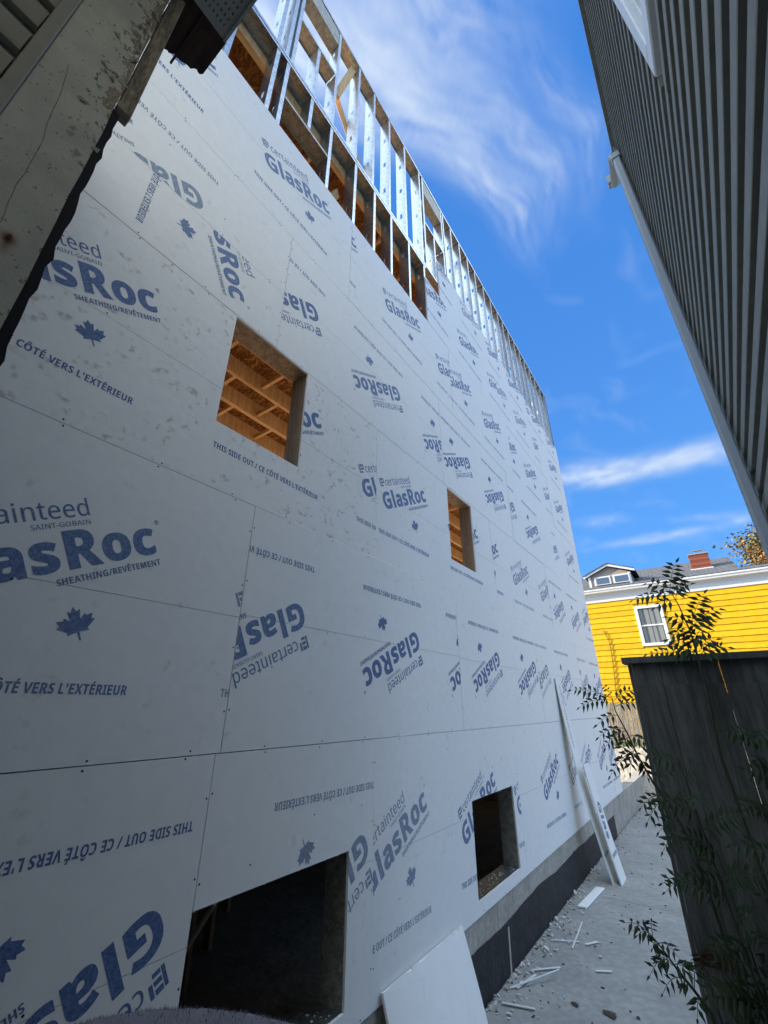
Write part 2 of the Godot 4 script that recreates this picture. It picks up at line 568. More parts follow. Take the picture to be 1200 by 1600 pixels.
# tris in wall coordinates (s, h), kept where they lie on the rects; laid as ink on the face at x
func ink_mesh(tris: PackedVector2Array, rects: Array, x: float) -> MB:
	var mb := MB.new()
	var nn := Vector3(1, 0, 0)
	for i in range(0, tris.size(), 3):
		var a := tris[i]
		var b := tris[i + 1]
		var d := tris[i + 2]
		for rr in rects:
			var r: Rect2 = rr
			if r.has_point(a) and r.has_point(b) and r.has_point(d):
				mb.tri(V(x, a.y, a.x), V(x, b.y, b.x), V(x, d.y, d.x), nn)
				break
			if maxf(a.x, maxf(b.x, d.x)) < r.position.x or minf(a.x, minf(b.x, d.x)) > r.end.x: continue
			if maxf(a.y, maxf(b.y, d.y)) < r.position.y or minf(a.y, minf(b.y, d.y)) > r.end.y: continue
			var p := [a, b, d]
			p = clip_edge(p, 0, r.position.x, 1.0)
			if p.size() > 2: p = clip_edge(p, 0, r.end.x, -1.0)
			if p.size() > 2: p = clip_edge(p, 1, r.position.y, 1.0)
			if p.size() > 2: p = clip_edge(p, 1, r.end.y, -1.0)
			for k in range(1, p.size() - 1):
				if absf((p[k] - p[0]).cross(p[k + 1] - p[0])) < 1e-9: continue
				mb.tri(V(x, p[0].y, p[0].x), V(x, p[k].y, p[k].x), V(x, p[k + 1].y, p[k + 1].x), nn)
	return mb

func stamp(board: Node, o: Vector2, rot: float, rects: Array, x: float, far: bool) -> void:
	var line := place2(text_tris("THIS SIDE OUT / CE CÔTÉ VERS L'EXTÉRIEUR", true, 0.82, 0.036), 0.0, Vector2.ZERO)
	var leaf := place2(leaf_tris(0.098), TILT, Vector2(0.575, 0.25))
	var logo := PackedVector2Array()
	var g := Vector2(0.10, 0.235)
	var c := Vector2(0.03, 0.43)
	logo.append_array(place2(text_tris("GlasRoc", true, 0.80, 0.155), TILT, g))
	if not far:
		logo.append_array(place2(text_tris("SHEATHING/REVÊTEMENT", true, 0.40, 0.026), TILT, g + Vector2(0.40, -0.052).rotated(TILT)))
		logo.append_array(place2(text_tris("SAINT-GOBAIN", false, 0.20, 0.020), TILT, c + Vector2(0.335, -0.036).rotated(TILT)))
		logo.append_array(place2(text_tris("®", false, 0.022, 0.022), TILT, g + Vector2(0.815, 0.130).rotated(TILT)))
	else:
		logo.append_array(place2(text_tris("SHEATHING/REVÊTEMENT", true, 0.40, 0.026), TILT, g + Vector2(0.40, -0.052).rotated(TILT)))
	logo.append_array(place2(text_tris("certainteed", false, 0.455, 0.070), TILT, c + Vector2(0.085, 0).rotated(TILT)))
	for r in [Rect2(0, -0.002, 0.014, 0.074), Rect2(0.018, 0.052, 0.03, 0.020), Rect2(0.018, 0.024, 0.03, 0.018), Rect2(0.018, -0.002, 0.03, 0.016), Rect2(0.053, 0.024, 0.014, 0.048)]:
		logo.append_array(place2(rect_tris(r), TILT, c))
	var mat: Material = M.ink[[0, 0, 1, 1, 2][rng.randi() % 5]]
	for e in [["printed_logo", logo], ["printed_leaf", leaf], ["printed_line", line]]:
		var mb := ink_mesh(place2(e[1], rot, o), rects, x)
		if mb.v.size() > 0:
			obj(e[0], mb, mat, board)

# ---------------------------------------------------------------- the new building
const W1 := Rect2(1.035, 1.45, 0.635, 0.81)
const W2 := Rect2(3.87, 1.40, 0.63, 0.85)
const W3 := Rect2(1.345, -1.41, 0.97, 0.66)
const W4 := Rect2(3.945, -1.41, 0.96, 0.67)
const SEND := 10.65
var WIN := [W1, W2, W3, W4]

# one sheathing board: s0,s1,h0,h1, list of print starts, turn of the print, offset of the line from the near edge
func board(b: Node3D, s0: float, s1: float, h0: float, h1: float, starts: Array, turn: String, mat: Material, crack := true) -> void:
	var gap := rng.randf_range(0.0009, 0.0024)
	var x := rng.randf_range(-0.0026, 0.0026)
	var r := Rect2(s0 + gap, h0 + gap, s1 - s0 - gap * 2.0, h1 - h0 - gap * 2.0)
	var holes := []
	for w in WIN:
		if r.intersects(w): holes.append(w)
	var hm := (h0 + h1) * 0.5 + rng.randf_range(-0.012, 0.012)
	var cuts := holes.duplicate()
	if crack: cuts.append(Rect2(s0, hm - 0.0011, s1 - s0, 0.0022))
	var mb := MB.new()
	mb.plate(V(x, 0, 0), Vector3(0, 0, -1), Vector3(0, 1, 0), Vector3(1, 0, 0), r, cuts, 0.016)
	var o := obj("sheathing_board", mb, mat, b)
	# prints live on the board minus its openings
	var us := [r.position.x, r.end.x]
	var vs := [r.position.y, r.end.y]
	for w in holes:
		for q in [w.position.x, w.end.x]:
			if q > r.position.x and q < r.end.x: us.append(q)
		for q in [w.position.y, w.end.y]:
			if q > r.position.y and q < r.end.y: vs.append(q)
	us.sort()
	vs.sort()
	var rects := []
	for i in us.size() - 1:
		for j in vs.size() - 1:
			var q := Rect2(us[i], vs[j], us[i + 1] - us[i], vs[j + 1] - vs[j])
			var bad := false
			for w in holes:
				if w.has_point(q.get_center()): bad = true
			if not bad: rects.append(q)
	for st in starts:
		var oo := Vector2(st, h0 + 0.235)
		var rot := 0.0
		if turn == "down":
			oo = Vector2(st, h1 - 0.24)
			rot = PI
		elif turn == "side":
			oo = Vector2(st, 3.177)
			rot = -PI / 2
		stamp(o, oo, rot, rects, x + 0.0006, s0 > 5.9)
	# screw heads along the edges and over the studs
	var sc := MB.new()
	if s0 < 7.5:
		var ss: float = ceil((s0 + 0.03) / 0.406) * 0.406
		var spots := []
		while ss < s1 - 0.02:
			for hh in [h0 + 0.014, h1 - 0.014]: spots.append(Vector2(ss + rng.randf_range(-0.02, 0.02), hh + rng.randf_range(-0.003, 0.005)))
			if rng.randf() < 0.35: spots.append(Vector2(ss + rng.randf_range(-0.02, 0.02), h0 + rng.randf_range(0.2, 1.0) * (h1 - h0)))
			if rng.randf() < 0.3: spots.append(Vector2(ss + rng.randf_range(-0.02, 0.02), hm + (0.014 if rng.randf() < 0.5 else -0.014)))
			ss += 0.406
		for k in 4:
			var hh := h0 + (k + 0.5) * (h1 - h0) / 4.0 + rng.randf_range(-0.03, 0.03)
			spots.append(Vector2(s0 + 0.013, hh))
			spots.append(Vector2(s1 - 0.013, hh + 0.02))
		for q in spots:
			var ok := false
			for rr in rects:
				if rr.has_point(q): ok = true
			if not ok: continue
			for k in 6:
				var a0 := TAU * k / 6.0
				var a1 := TAU * (k + 1) / 6.0
				sc.tri(V(x + 0.0012, q.y, q.x), V(x + 0.0006, q.y + 0.0046 * sin(a0), q.x + 0.0046 * cos(a0)), V(x + 0.0006, q.y + 0.0046 * sin(a1), q.x + 0.0046 * cos(a1)), Vector3(1, 0, 0))
		if sc.v.size() > 0:
			var so := obj("screw_heads", sc, M.screw, o)
			so.set_meta("kind", "stuff")

# C stud standing in the wall: web toward the street end, flanges running on
func stud(b: Node3D, s: float, h0: float, h1: float, dp := 0.15, mat: Material = null, flip := false) -> void:
	var mb := MB.new()
	var w := 0.041
	var sg := -1.0 if flip else 1.0
	var holes := []
	var hh := h0 + 0.45
	while hh < h1 - 0.2:
		holes.append(Rect2(dp * 0.5 - 0.019, hh, 0.038, 0.10))
		hh += 0.61
	var xf := -0.018
	mb.plate(V(xf, 0, s), Vector3(-1, 0, 0), Vector3(0, 1, 0), Vector3(0, 0, sg), Rect2(0, h0, dp, h1 - h0), holes, 0.0014)
	for q in [xf, xf - dp + 0.0014]:
		mb.obox(V(q, h0, s + 0.0016 * sg), Vector3(-0.0014, 0, 0), Vector3(0, h1 - h0, 0), Vector3(0, 0, -(w - 0.002) * sg))
	for q in [xf - 0.003, xf - dp + 0.003 - 0.009]:
		mb.obox(V(q, h0, s + w * sg), Vector3(-0.009 if q > xf - 0.05 else 0.009, 0, 0), Vector3(0, h1 - h0, 0), Vector3(0, 0, 0.0014 * sg))
	obj("metal_stud", mb, mat if mat else M.steel, b)

# channel track lying along the wall; lip > 0 legs turn down, < 0 legs turn up
func track(b: Node3D, s0: float, s1: float, h: float, lip: float, dp := 0.154, mat: Material = null) -> void:
	var mb := MB.new()
	var xf := -0.0145
	mb.obox(V(xf, h, s0), Vector3(-dp, 0, 0), Vector3(0, 0.0016, 0), Vector3(0, 0, -(s1 - s0)))
	mb.obox(V(xf, h - lip, s0), Vector3(-0.0016, 0, 0), Vector3(0, lip - signf(lip) * 0.001, 0), Vector3(0, 0, -(s1 - s0)))
	mb.obox(V(xf - dp + 0.0016, h - lip, s0), Vector3(-0.0016, 0, 0), Vector3(0, lip - signf(lip) * 0.001, 0), Vector3(0, 0, -(s1 - s0)))
	obj("metal_track", mb, mat if mat else M.steel, b)

func lumber(b: Node3D, called: String, p: Vector3, q: Vector3, w: float, t: float, up := Vector3.UP) -> void:
	var d := q - p
	var z := d.normalized()
	var x := up.cross(z)
	if x.length() < 0.05: x = Vector3(1, 0, 0).cross(z)
	x = x.normalized()
	var y := z.cross(x)
	var mb := MB.new()
	mb.bbox(p - x * t * 0.5 - y * w * 0.5, x * t, y * w, d, 0.003)
	obj(called, mb, M.lumber, b)

func new_building() -> void:
	var b := thing("unfinished_building", "tall building under construction clad in white sheathing boards printed in blue, steel studs on top", "building")
	var B: Material = M.board
	var Dm: Material = M.board_dirty
	var Pm: Material = M.board_plain
	# rows from the foundation up
	board(b, 0.06, 1.345, -1.5, -0.2, [1.286], "down", Pm)
	board(b, 1.345, 2.545, -1.5, -0.2, [2.545], "down", Pm)
	board(b, 2.545, 5.08, -1.5, -0.2, [2.39, 3.675, 4.93], "up", B)
	board(b, 5.08, 7.52, -1.5, -0.2, [5.83, 7.09], "up", Pm)
	board(b, 7.52, 9.95, -1.5, -0.2, [7.75, 9.0], "up", B)
	board(b, 9.95, SEND, -1.5, -0.2, [9.9], "up", Pm)
	board(b, 0.06, 1.372, -0.2, 1.05, [0.075, 1.325], "up", B)
	board(b, 1.372, 3.89, -0.2, 1.05, [1.885, 3.21, 4.48], "down", Pm)
	board(b, 3.89, 6.31, -0.2, 1.05, [4.97, 6.27], "down", B)
	board(b, 6.31, 8.74, -0.2, 1.05, [6.85, 8.1], "down", Pm)
	board(b, 8.74, SEND, -0.2, 1.05, [9.4, 10.6], "down", B)
	board(b, 0.06, 2.54, 1.05, 2.27, [-0.206, 1.045, 2.29], "up", Dm)
	board(b, 2.54, 5.06, 1.05, 2.27, [2.575, 3.83], "up", B)
	board(b, 5.06, 7.5, 1.05, 2.27, [4.47, 5.70, 6.95], "up", Pm)
	board(b, 7.5, 9.95, 1.05, 2.27, [8.45, 9.65], "down", B)
	board(b, 9.95, SEND, 1.05, 2.27, [9.84], "up", Pm)
	board(b, 0.06, 1.363, 2.27, 2.79, [0.37], "side", B, false)
	board(b, 0.06, 1.363, 2.79, 3.465, [0.72], "down", Pm, false)
	board(b, 1.363, 3.8, 2.27, 3.465, [1.775, 2.985, 4.19], "down", B)
	board(b, 3.8, 6.02, 2.27, 3.465, [4.65, 5.84], "down", Pm)
	board(b, 6.02, 8.4, 2.27, 3.465, [6.3, 7.5], "down", B)
	board(b, 8.4, 9.3, 2.27, 3.465, [8.75], "down", Pm)
	board(b, 9.3, SEND, 2.27, 3.465, [9.38], "up", B)
	board(b, 0.06, 2.07, 3.465, 4.625, [-0.315, 0.935], "up", Pm)
	board(b, 2.07, 4.2, 3.465, 4.625, [1.345, 2.605, 3.79], "up", B)
	board(b, 4.2, 6.45, 3.465, 4.625, [4.08, 5.25], "up", Pm)
	board(b, 6.45, 8.85, 3.465, 4.625, [6.03, 7.2, 8.4], "up", B)
	board(b, 8.85, SEND, 3.465, 4.625, [9.2], "up", Pm)
	board(b, 3.63, 6.18, 4.625, 5.5, [3.42, 4.58, 5.74], "up", B)
	board(b, 6.18, 8.6, 4.625, 5.5, [5.92, 7.04, 8.2], "up", Pm)
	board(b, 8.6, SEND, 4.625, 5.5, [9.35], "up", B)
	board(b, 4.06, 6.5, 5.5, 6.33, [3.66, 4.82, 5.9], "up", Pm, false)
	board(b, 6.5, 8.35, 5.5, 6.33, [6.95, 8.08], "up", B, false)
	board(b, 8.35, SEND, 5.5, 6.33, [8.45, 9.6], "up", Pm, false)
	# foundation strip with black damp-proofing, and concrete running on past the corner
	var fm := MB.new()
	var fs := 0.06
	while fs < 14.0:
		var l := rng.randf_range(0.36, 0.42)
		fm.bbox(V(-0.01 + rng.randf_range(-0.002, 0.002), -2.12, fs + 0.002), Vector3(-0.2, 0, 0), Vector3(0, 0.62 if fs < SEND else 0.60, 0), Vector3(0, 0, -(l - 0.003)), 0.003)
		fs += l
	obj("foundation_wall", fm, M.found, b)
	var tm := MB.new()
	var tn := fbm(0.9, 77, 3)
	var n := 160
	for i in n:
		var sa := 0.06 + 9.4 * i / n
		var sb := 0.06 + 9.4 * (i + 1) / n
		var ta := -1.665 + 0.03 * tn.get_noise_1d(sa * 0.5) + 0.005 * tn.get_noise_1d(sa * 9.0) - maxf(0.0, sa - 7.8) * 0.03
		var tb := -1.665 + 0.03 * tn.get_noise_1d(sb * 0.5) + 0.005 * tn.get_noise_1d(sb * 9.0) - maxf(0.0, sb - 7.8) * 0.03
		tm.quad(V(-0.003, -2.0, sa), V(-0.003, -2.0, sb), V(-0.003, tb, sb), V(-0.003, ta, sa), Vector3(1, 0, 0))
		tm.quad(V(-0.003, ta, sa), V(-0.003, tb, sb), V(-0.03, tb, sb), V(-0.03, ta, sa), Vector3(0, 1, 0))
	obj("waterproof_coating", tm, M.tar, b)
	# window linings
	for w in [W1, W2]:
		var r: Rect2 = w
		for e in [r.position.x - 0.002, r.end.x - 0.004 + 0.006]:
			var mb := MB.new()
			mb.bbox(V(-0.02, r.position.y - 0.03, e), Vector3(-0.15, 0, 0), Vector3(0, r.size.y + 0.06, 0), Vector3(0, 0, 0.02 if e < r.position.x + 0.1 else -0.02), 0.002)
			obj("window_jamb", mb, M.jamb, b)
		var hd := MB.new()
		hd.obox(V(-0.02, r.end.y + 0.002, r.position.x), Vector3(-0.15, 0, 0), Vector3(0, 0.02, 0), Vector3(0, 0, -r.size.x))
		obj("window_head", hd, M.steel_dull, b)
		var sl := MB.new()
		sl.obox(V(-0.02, r.position.y - 0.022, r.position.x), Vector3(-0.15, 0, 0), Vector3(0, 0.02, 0), Vector3(0, 0, -r.size.x))
		obj("window_sill", sl, M.steel_dull, b)
	for w in [W3, W4]:
		var r: Rect2 = w
		for e in [0, 1]:
			var mb := MB.new()
			var ss: float = r.position.x - 0.022 if e == 0 else r.end.x + 0.002
			mb.obox(V(-0.02, r.position.y - 0.03, ss), Vector3(-0.15, 0, 0), Vector3(0, r.size.y + 0.06, 0), Vector3(0, 0, -0.02))
			obj("window_jamb", mb, M.steel_dull, b)
		var hd := MB.new()
		hd.obox(V(-0.02, r.end.y + 0.002, r.position.x), Vector3(-0.15, 0, 0), Vector3(0, 0.02, 0), Vector3(0, 0, -r.size.x))
		obj("window_head", hd, M.steel_dull, b)
		var sl := MB.new()
		sl.obox(V(-0.02, r.position.y - 0.006, r.position.x), Vector3(-0.17, 0, 0), Vector3(0, 0.004, 0), Vector3(0, 0, -r.size.x))
		obj("window_sill", sl, M.steel, b)
		var cr := MB.new()
		for k in 46:
			var p := V(rng.randf_range(-0.17, -0.03), r.position.y, rng.randf_range(r.position.x + 0.05, r.end.x - 0.03))
			var sz := rng.randf_range(0.002, 0.009)
			var q := Basis(Vector3(0, 1, 0), rng.randf() * TAU)
			cr.obox(p, q.x * sz * 1.6, Vector3(0, sz * 0.5, 0), q.z * sz)
		var co := obj("plaster_crumbs", cr, M.core, b)
		co.set_meta("kind", "stuff")
	for w in WIN:
		var r: Rect2 = w
		var tm2 := MB.new()
		for k in 150:
			var e := rng.randi() % 4
			var q := rng.randf()
			var c := Vector2(lerpf(r.position.x, r.end.x, q), r.end.y if e == 0 else r.position.y) if e < 2 else Vector2(r.position.x if e == 2 else r.end.x, lerpf(r.position.y, r.end.y, q))
			var inw: Vector2 = [Vector2(0, -1), Vector2(0, 1), Vector2(1, 0), Vector2(-1, 0)][e]
			var al := Vector2(inw.y, inw.x)
			var l := rng.randf_range(0.001, 0.004) + (0.008 * rng.randf() if e == 0 and rng.randf() < 0.3 else 0.0)
			var ww := rng.randf_range(0.004, 0.02)
			var xa := rng.randf_range(-0.012, -0.0035)
			var p0 := c - al * ww - inw * 0.002
			var p1 := c + al * ww - inw * 0.002
			var p2 := c + al * ww * rng.randf_range(-0.6, 0.6) + inw * l
			tm2.tri(V(xa, p0.y, p0.x), V(xa, p1.y, p1.x), V(xa + rng.randf_range(0.0, 0.003), p2.y, p2.x), Vector3(1, 0, 0))
		obj("torn_edge", tm2, M.core, b).set_meta("kind", "stuff")
	# steel framing left open above the boards
	for s in [0.50, 0.905, 1.03, 1.66, 2.08, 2.445, 2.80, 3.22]:
		stud(b, s, 4.45, 5.79)
	stud(b, 3.625, 4.45, 5.79, 0.15, null, false)
	stud(b, 1.36, 5.20, 5.79)
	track(b, 1.075, 1.655, 5.18, 0.04, 0.154, M.steel_dull)
	track(b, 0.06, 3.70, 5.80, 0.045)
	track(b, 0.06, SEND, 5.815, -0.045)
	for s in [0.30, 0.88, 0.99, 1.06, 1.655, 2.06, 2.40, 2.77, 3.18, 3.62, 3.72, 4.36, 4.43, 4.74, 5.09, 5.45, 5.80, 6.22, 6.60, 7.0, 7.3, 7.66, 8.05, 8.42, 8.78, 9.18, 9.6, 10.05, 10.45, 10.58]:
		stud(b, s, 5.83, 8.10)
	stud(b, 1.36, 5.83, 6.92)
	stud(b, 4.02, 5.83, 6.92)
	track(b, 1.105, 1.65, 6.93, 0.04)
	track(b, 3.765, 4.355, 6.93, 0.04)
	track(b, 0.06, SEND, 8.12, 0.05)
	for r in [[1.105, 1.65], [3.765, 4.355]]:
		var hb := MB.new()
		hb.obox(V(-0.022, 7.70, r[0]), Vector3(-0.14, 0, 0), Vector3(0, 0.002, 0), Vector3(0, 0, -(r[1] - r[0])))
		hb.obox(V(-0.022, 7.703, r[0]), Vector3(-0.002, 0, 0), Vector3(0, 0.36, 0), Vector3(0, 0, -(r[1] - r[0])))
		hb.obox(V(-0.16, 7.703, r[0]), Vector3(-0.002, 0, 0), Vector3(0, 0.36, 0), Vector3(0, 0, -(r[1] - r[0])))
		obj("steel_header", hb, M.steel_dull, b)
	# temporary braces and lumber inside
	lumber(b, "wood_brace", V(-0.10, 8.02, 2.02), V(-0.14, 6.90, 1.80), 0.09, 0.04)
	lumber(b, "wood_brace", V(-0.21, 7.10, 1.87), V(-0.23, 6.10, 2.62), 0.09, 0.04)
	lumber(b, "wood_brace", V(-0.20, 7.95, 4.80), V(-1.4, 6.1, 4.9), 0.09, 0.04)
	lumber(b, "wood_brace", V(-0.20, 7.95, 7.75), V(-1.4, 6.1, 7.8), 0.09, 0.04)
	lumber(b, "wood_brace", V(-0.21, 4.60, 0.78), V(-0.40, 5.65, 0.52), 0.09, 0.04)
	lumber(b, "wood_brace", V(-0.19, 4.62, 1.78), V(-0.33, 5.55, 2.12), 0.09, 0.05)
	# floors: decks on joists with blocking
	for lv in [[0.62, 0.25], [3.30, 0.22], [5.62, 0.22]]:
		var h0: float = lv[0]
		var jd: float = lv[1]
		var mb := MB.new()
		var xs := -0.19 if h0 > 5.0 else -0.03  # lower decks close the wall cavity
		mb.obox(V(xs, h0 + jd + 0.002, 0.1), Vector3(-5.4, 0, 0), Vector3(0, 0.02, 0), Vector3(0, 0, -(SEND - 0.2)))
		obj("floor_deck", mb, M.osb, b)
		var xx := -0.20
		var row := 0
		while xx > -5.4:
			lumber(b, "floor_joist", V(xx, h0 + jd * 0.5, 0.12), V(xx, h0 + jd * 0.5, SEND - 0.1), jd, 0.045 if row % 2 else 0.06)
			if xx > -4.6:
				var ss := 0.5 + (0.3 if row % 2 else 0.0)
				while ss < 7.0:
					lumber(b, "blocking", V(xx - 0.035, h0 + 0.06, ss), V(xx - 0.415, h0 + 0.06, ss), 0.06, 0.04)
					ss += 0.61
			xx -= 0.45
			row += 1
	# inner cross wall, unseen end walls added to block light, ground floor enclosure
	var iw := MB.new()
	iw.obox(V(-0.19, 0.9, SEND - 0.14), Vector3(-5.4, 0, 0), Vector3(0, 7.2, 0), Vector3(0, 0, -0.1))
	iw.obox(V(-0.19, -2.0, SEND - 0.14), Vector3(-5.4, 0, 0), Vector3(0, 2.6, 0), Vector3(0, 0, -0.1))
	obj("added_end_wall", iw, M.board_plain, b)
	var nw := MB.new()
	nw.obox(V(-0.19, -2.0, 0.07), Vector3(-5.4, 0, 0), Vector3(0, 7.6, 0), Vector3(0, 0, -0.03))
	obj("added_end_wall", nw, M.osb, b)
	var bw := MB.new()
	bw.obox(V(-5.03, -2.0, 0.1), Vector3(-0.1, 0, 0), Vector3(0, 2.868, 0), Vector3(0, 0, -(SEND - 0.3)))
	obj("inner_wall", bw, M.dark_room, b)
	var fl := MB.new()
	fl.obox(V(-0.22, -1.95, 0.1), Vector3(-5.4, 0, 0), Vector3(0, 0.03, 0), Vector3(0, 0, -(SEND - 0.3)))
	obj("floor_slab", fl, M.found, b)
	for k in 7:
		lumber(b, "wall_post", V(-1.2 - 0.5 * k, -1.92, 2.0 + 0.55 * k), V(-1.2 - 0.5 * k, 0.6, 2.0 + 0.55 * k), 0.09, 0.04, Vector3(1, 0, 0))
	var pn := MB.new()
	pn.obox(V(-0.75, -1.92, 1.2), Vector3(0.10, 0.62, -0.08), Vector3(-0.5, 0, -0.5), Vector3(0.012, 0, -0.012))
	obj("spare_panel", pn, M.taupe, b)
	var pp := MB.new()
	pp.tube([V(-0.62, -1.30, 1.62), V(-1.05, -1.16, 2.25)], [0.018, 0.018], 8)
	obj("pipe", pp, M.white, b)
	lumber(b, "inner_beam", V(-1.1, 0.1, 0.5), V(-3.9, 0.1, 5.4), 0.19, 0.05)

# ---------------------------------------------------------------- loose boards, strips and debris in the alley
# sheet leaning on the wall: bottom and top line at (x, h), s range, bowed by sag
func leaning(called: String, s0: float, s1: float, xt: float, ht: float, xb: float, hb: float, sag: float, th: float, lean := 0.0, ragged := 0.0) -> MB:
	var mb := MB.new()
	var n := 14
	var out := Vector3(ht - hb, xb - xt, 0).normalized()
	var rg := fbm(2.0, int(s0 * 100), 3)
	var fr := []
	for i in n + 1:
		var t := float(i) / n
		var q := 4.0 * t * (1.0 - t) * sag
		var p := V(lerpf(xb, xt, t), lerpf(hb, ht, t), 0) - out * q
		fr.append(p)
	for i in n:
		var off0 := lean * i / n
		var off1 := lean * (i + 1) / n
		var a: Vector3 = fr[i] + Vector3(0, 0, -(s0 + off0))
		var b: Vector3 = fr[i] + Vector3(0, 0, -(s1 + off0))
		var c: Vector3 = fr[i + 1] + Vector3(0, 0, -(s1 + off1))
		var d: Vector3 = fr[i + 1] + Vector3(0, 0, -(s0 + off1))
		var k := -out * th
		if i == n - 1 and ragged > 0.0:
			# broken top edge
			var m := 26
			var up: Vector3 = (d - a).normalized()
			for j in m:
				var e0 := float(j) / m
				var e1 := float(j + 1) / m
				var r0 := up * ragged * rg.get_noise_1d(e0 * 6.0)
				var r1 := up * ragged * rg.get_noise_1d(e1 * 6.0)
				mb.quad(a.lerp(b, e0), a.lerp(b, e1), d.lerp(c, e1) + r1, d.lerp(c, e0) + r0, out)
				mb.quad(d.lerp(c, e0) + r0, d.lerp(c, e1) + r1, d.lerp(c, e1) + k - up * 0.004, d.lerp(c, e0) + k - up * 0.004, up)
		else:
			mb.quad(a, b, c, d, out)
			if i == n - 1: mb.quad(d, c, c + k, d + k, (d - a))
		mb.quad(a + k, b + k, c + k, d + k, -out)
		mb.quad(a, d, d + k, a + k, Vector3(0, 0, 1))
		mb.quad(b, c, c + k, b + k, Vector3(0, 0, -1))
		if i == 0: mb.quad(a, b, b + k, a + k, Vector3(0, -1, 0))
	return mb

func loose_things() -> void:
	var o := obj("sheathing_offcut", leaning("", 2.62, 3.60, 0.022, -1.44, 0.20, -2.0, -0.004, 0.016, 0.0, 0.02), M.board_plain)
	tag(o, "wide unprinted board offcut with a ragged top edge leaning against the foundation", "board", "sheathing offcuts in the alley")
	var a := thing("sheathing_strip", "long bowed white board strip leaning on the wall behind a shorter strip", "board", "sheathing offcuts in the alley")
	obj("board_face", leaning("", 7.02, 7.32, 0.022, 0.38, 0.34, -2.0, 0.05, 0.014), M.board_plain, a)
	var c := thing("sheathing_strip", "shorter white board strip leaning against the long bowed strip", "board", "sheathing offcuts in the alley")
	obj("board_face", leaning("", 7.06, 7.38, 0.215, -0.73, 0.425, -2.0, 0.012, 0.014, -0.02), M.board_plain, c)
	# ink on the two strips
	for e in [[a, 7.02, 7.32, 0.022, 0.38, 0.34, 0.05, [-1.35, 0.30]], [c, 7.06, 7.38, 0.215, -0.73, 0.425, 0.012, [1.0]]]:
		var tr := PackedVector2Array()
		if e[0] == c: tr.append_array(place2(text_tris("Glas", true, 0.40, 0.150), -PI / 2 - 0.1, Vector2(0.10, 0.85)))
		tr.append_array(place2(text_tris("THIS SIDE OUT / CE CÔTÉ VERS L'EXTÉRIEUR", true, 0.82, 0.036), -PI / 2, Vector2(0.12, 2.3)))
		tr.append_array(place2(text_tris("certainteed", false, 0.455, 0.07), -PI / 2 + 0.35, Vector2(0.18, 2.2)))
		tr.append_array(place2(text_tris("THIS SIDE OUT", true, 0.26, 0.036), 0.05, Vector2(0.04, 0.26)))
		var w: float = e[2] - e[1]
		var xb: float = e[5]
		var xt: float = e[3]
		var ht: float = e[4]
		var len_ := Vector2(xb - xt, ht + 2.0).length()
		var out := Vector3(ht + 2.0, xb - xt, 0).normalized()
		var mb := MB.new()
		for i in range(0, tr.size(), 3):
			var ok := true
			var t3 := []
			for k in 3:
				var p := tr[i + k]
				if p.x < 0.003 or p.x > w - 0.003 or p.y < 0.0 or p.y > len_ - 0.01: ok = false
				var t := p.y / len_
				t3.append(V(lerpf(xb, xt, t), lerpf(-2.0, ht, t), e[1] + p.x - (0.02 * t if e[0] == c else 0.0)) - out * (4.0 * t * (1.0 - t) * e[6] - 0.0016))
			if ok: mb.tri(t3[0], t3[1], t3[2], out)
		if mb.v.size() > 0: obj("printed_lettering", mb, M.ink[1], e[0])
	var f := MB.new()
	f.bbox(V(0.13, -1.995, 6.10), Vector3(0.095, 0, -0.02), Vector3(0, 0.016, 0), Vector3(0.05, 0, -0.70), 0.003)
	tag(obj("sheathing_offcut", f, M.board_plain), "short narrow white offcut lying flat on the concrete", "board", "sheathing offcuts in the alley")
	# thin corner bead and strips near the foot of the wall
	var st := [[0.06, 4.25, 0.34, 4.62, 0.012, 0.05], [0.10, 4.28, 0.16, 4.55, 0.02, 0.02], [0.12, 4.6, 0.30, 4.78, 0.016, 0.012], [0.30, 5.15, 0.25, 5.75, 0.015, 0.012], [0.10, 5.2, 0.33, 5.32, 0.012, 0.012], [0.08, 4.05, 0.30, 4.12, 0.02, 0.014], [0.38, 5.3, 0.46, 5.42, 0.02, 0.012], [0.04, 4.35, 0.02, 4.42, 0.012, 0.30], [0.55, 4.9, 0.66, 4.97, 0.02, 0.01]]
	for k in st.size():
		var q: Array = st[k]
		var mb := MB.new()
		var p := V(q[0], -1.993, q[1])
		var e := V(q[2], -1.993 + (q[5] if q[5] > 0.03 else 0.0), q[3])
		var d := e - p
		var sd := d.cross(Vector3.UP).normalized() * float(q[4])
		mb.bbox(p, d, sd, Vector3(0, 0.008, 0), 0.002)
		tag(obj("plaster_strip", mb, M.core if k % 2 else M.white), "thin white plaster strip lying among the crumbs at the wall foot", "scrap", "white scraps on the concrete")
	var db := MB.new()
	for k in 420:
		var s := 3.9 + pow(rng.randf(), 1.2) * 5.0
		var x := 0.015 + pow(rng.randf(), 2.4) * (0.55 if rng.randf() < 0.4 else 0.2)
		var sz := rng.randf_range(0.003, 0.016) * (1.0 + (0.8 if rng.randf() < 0.06 else 0.0))
		var q := Basis(Vector3(rng.randf() - 0.5, 1, rng.randf() - 0.5).normalized(), rng.randf() * TAU)
		db.obox(V(x, -1.996, s), q.x * sz * rng.randf_range(0.8, 2.4), Vector3(0, sz * 0.6, 0), q.z * sz)
	tag(obj("plaster_debris", db, M.core), "pale plaster crumbs scattered along the foot of the wall", "debris", "", "stuff")
	var dk := MB.new()
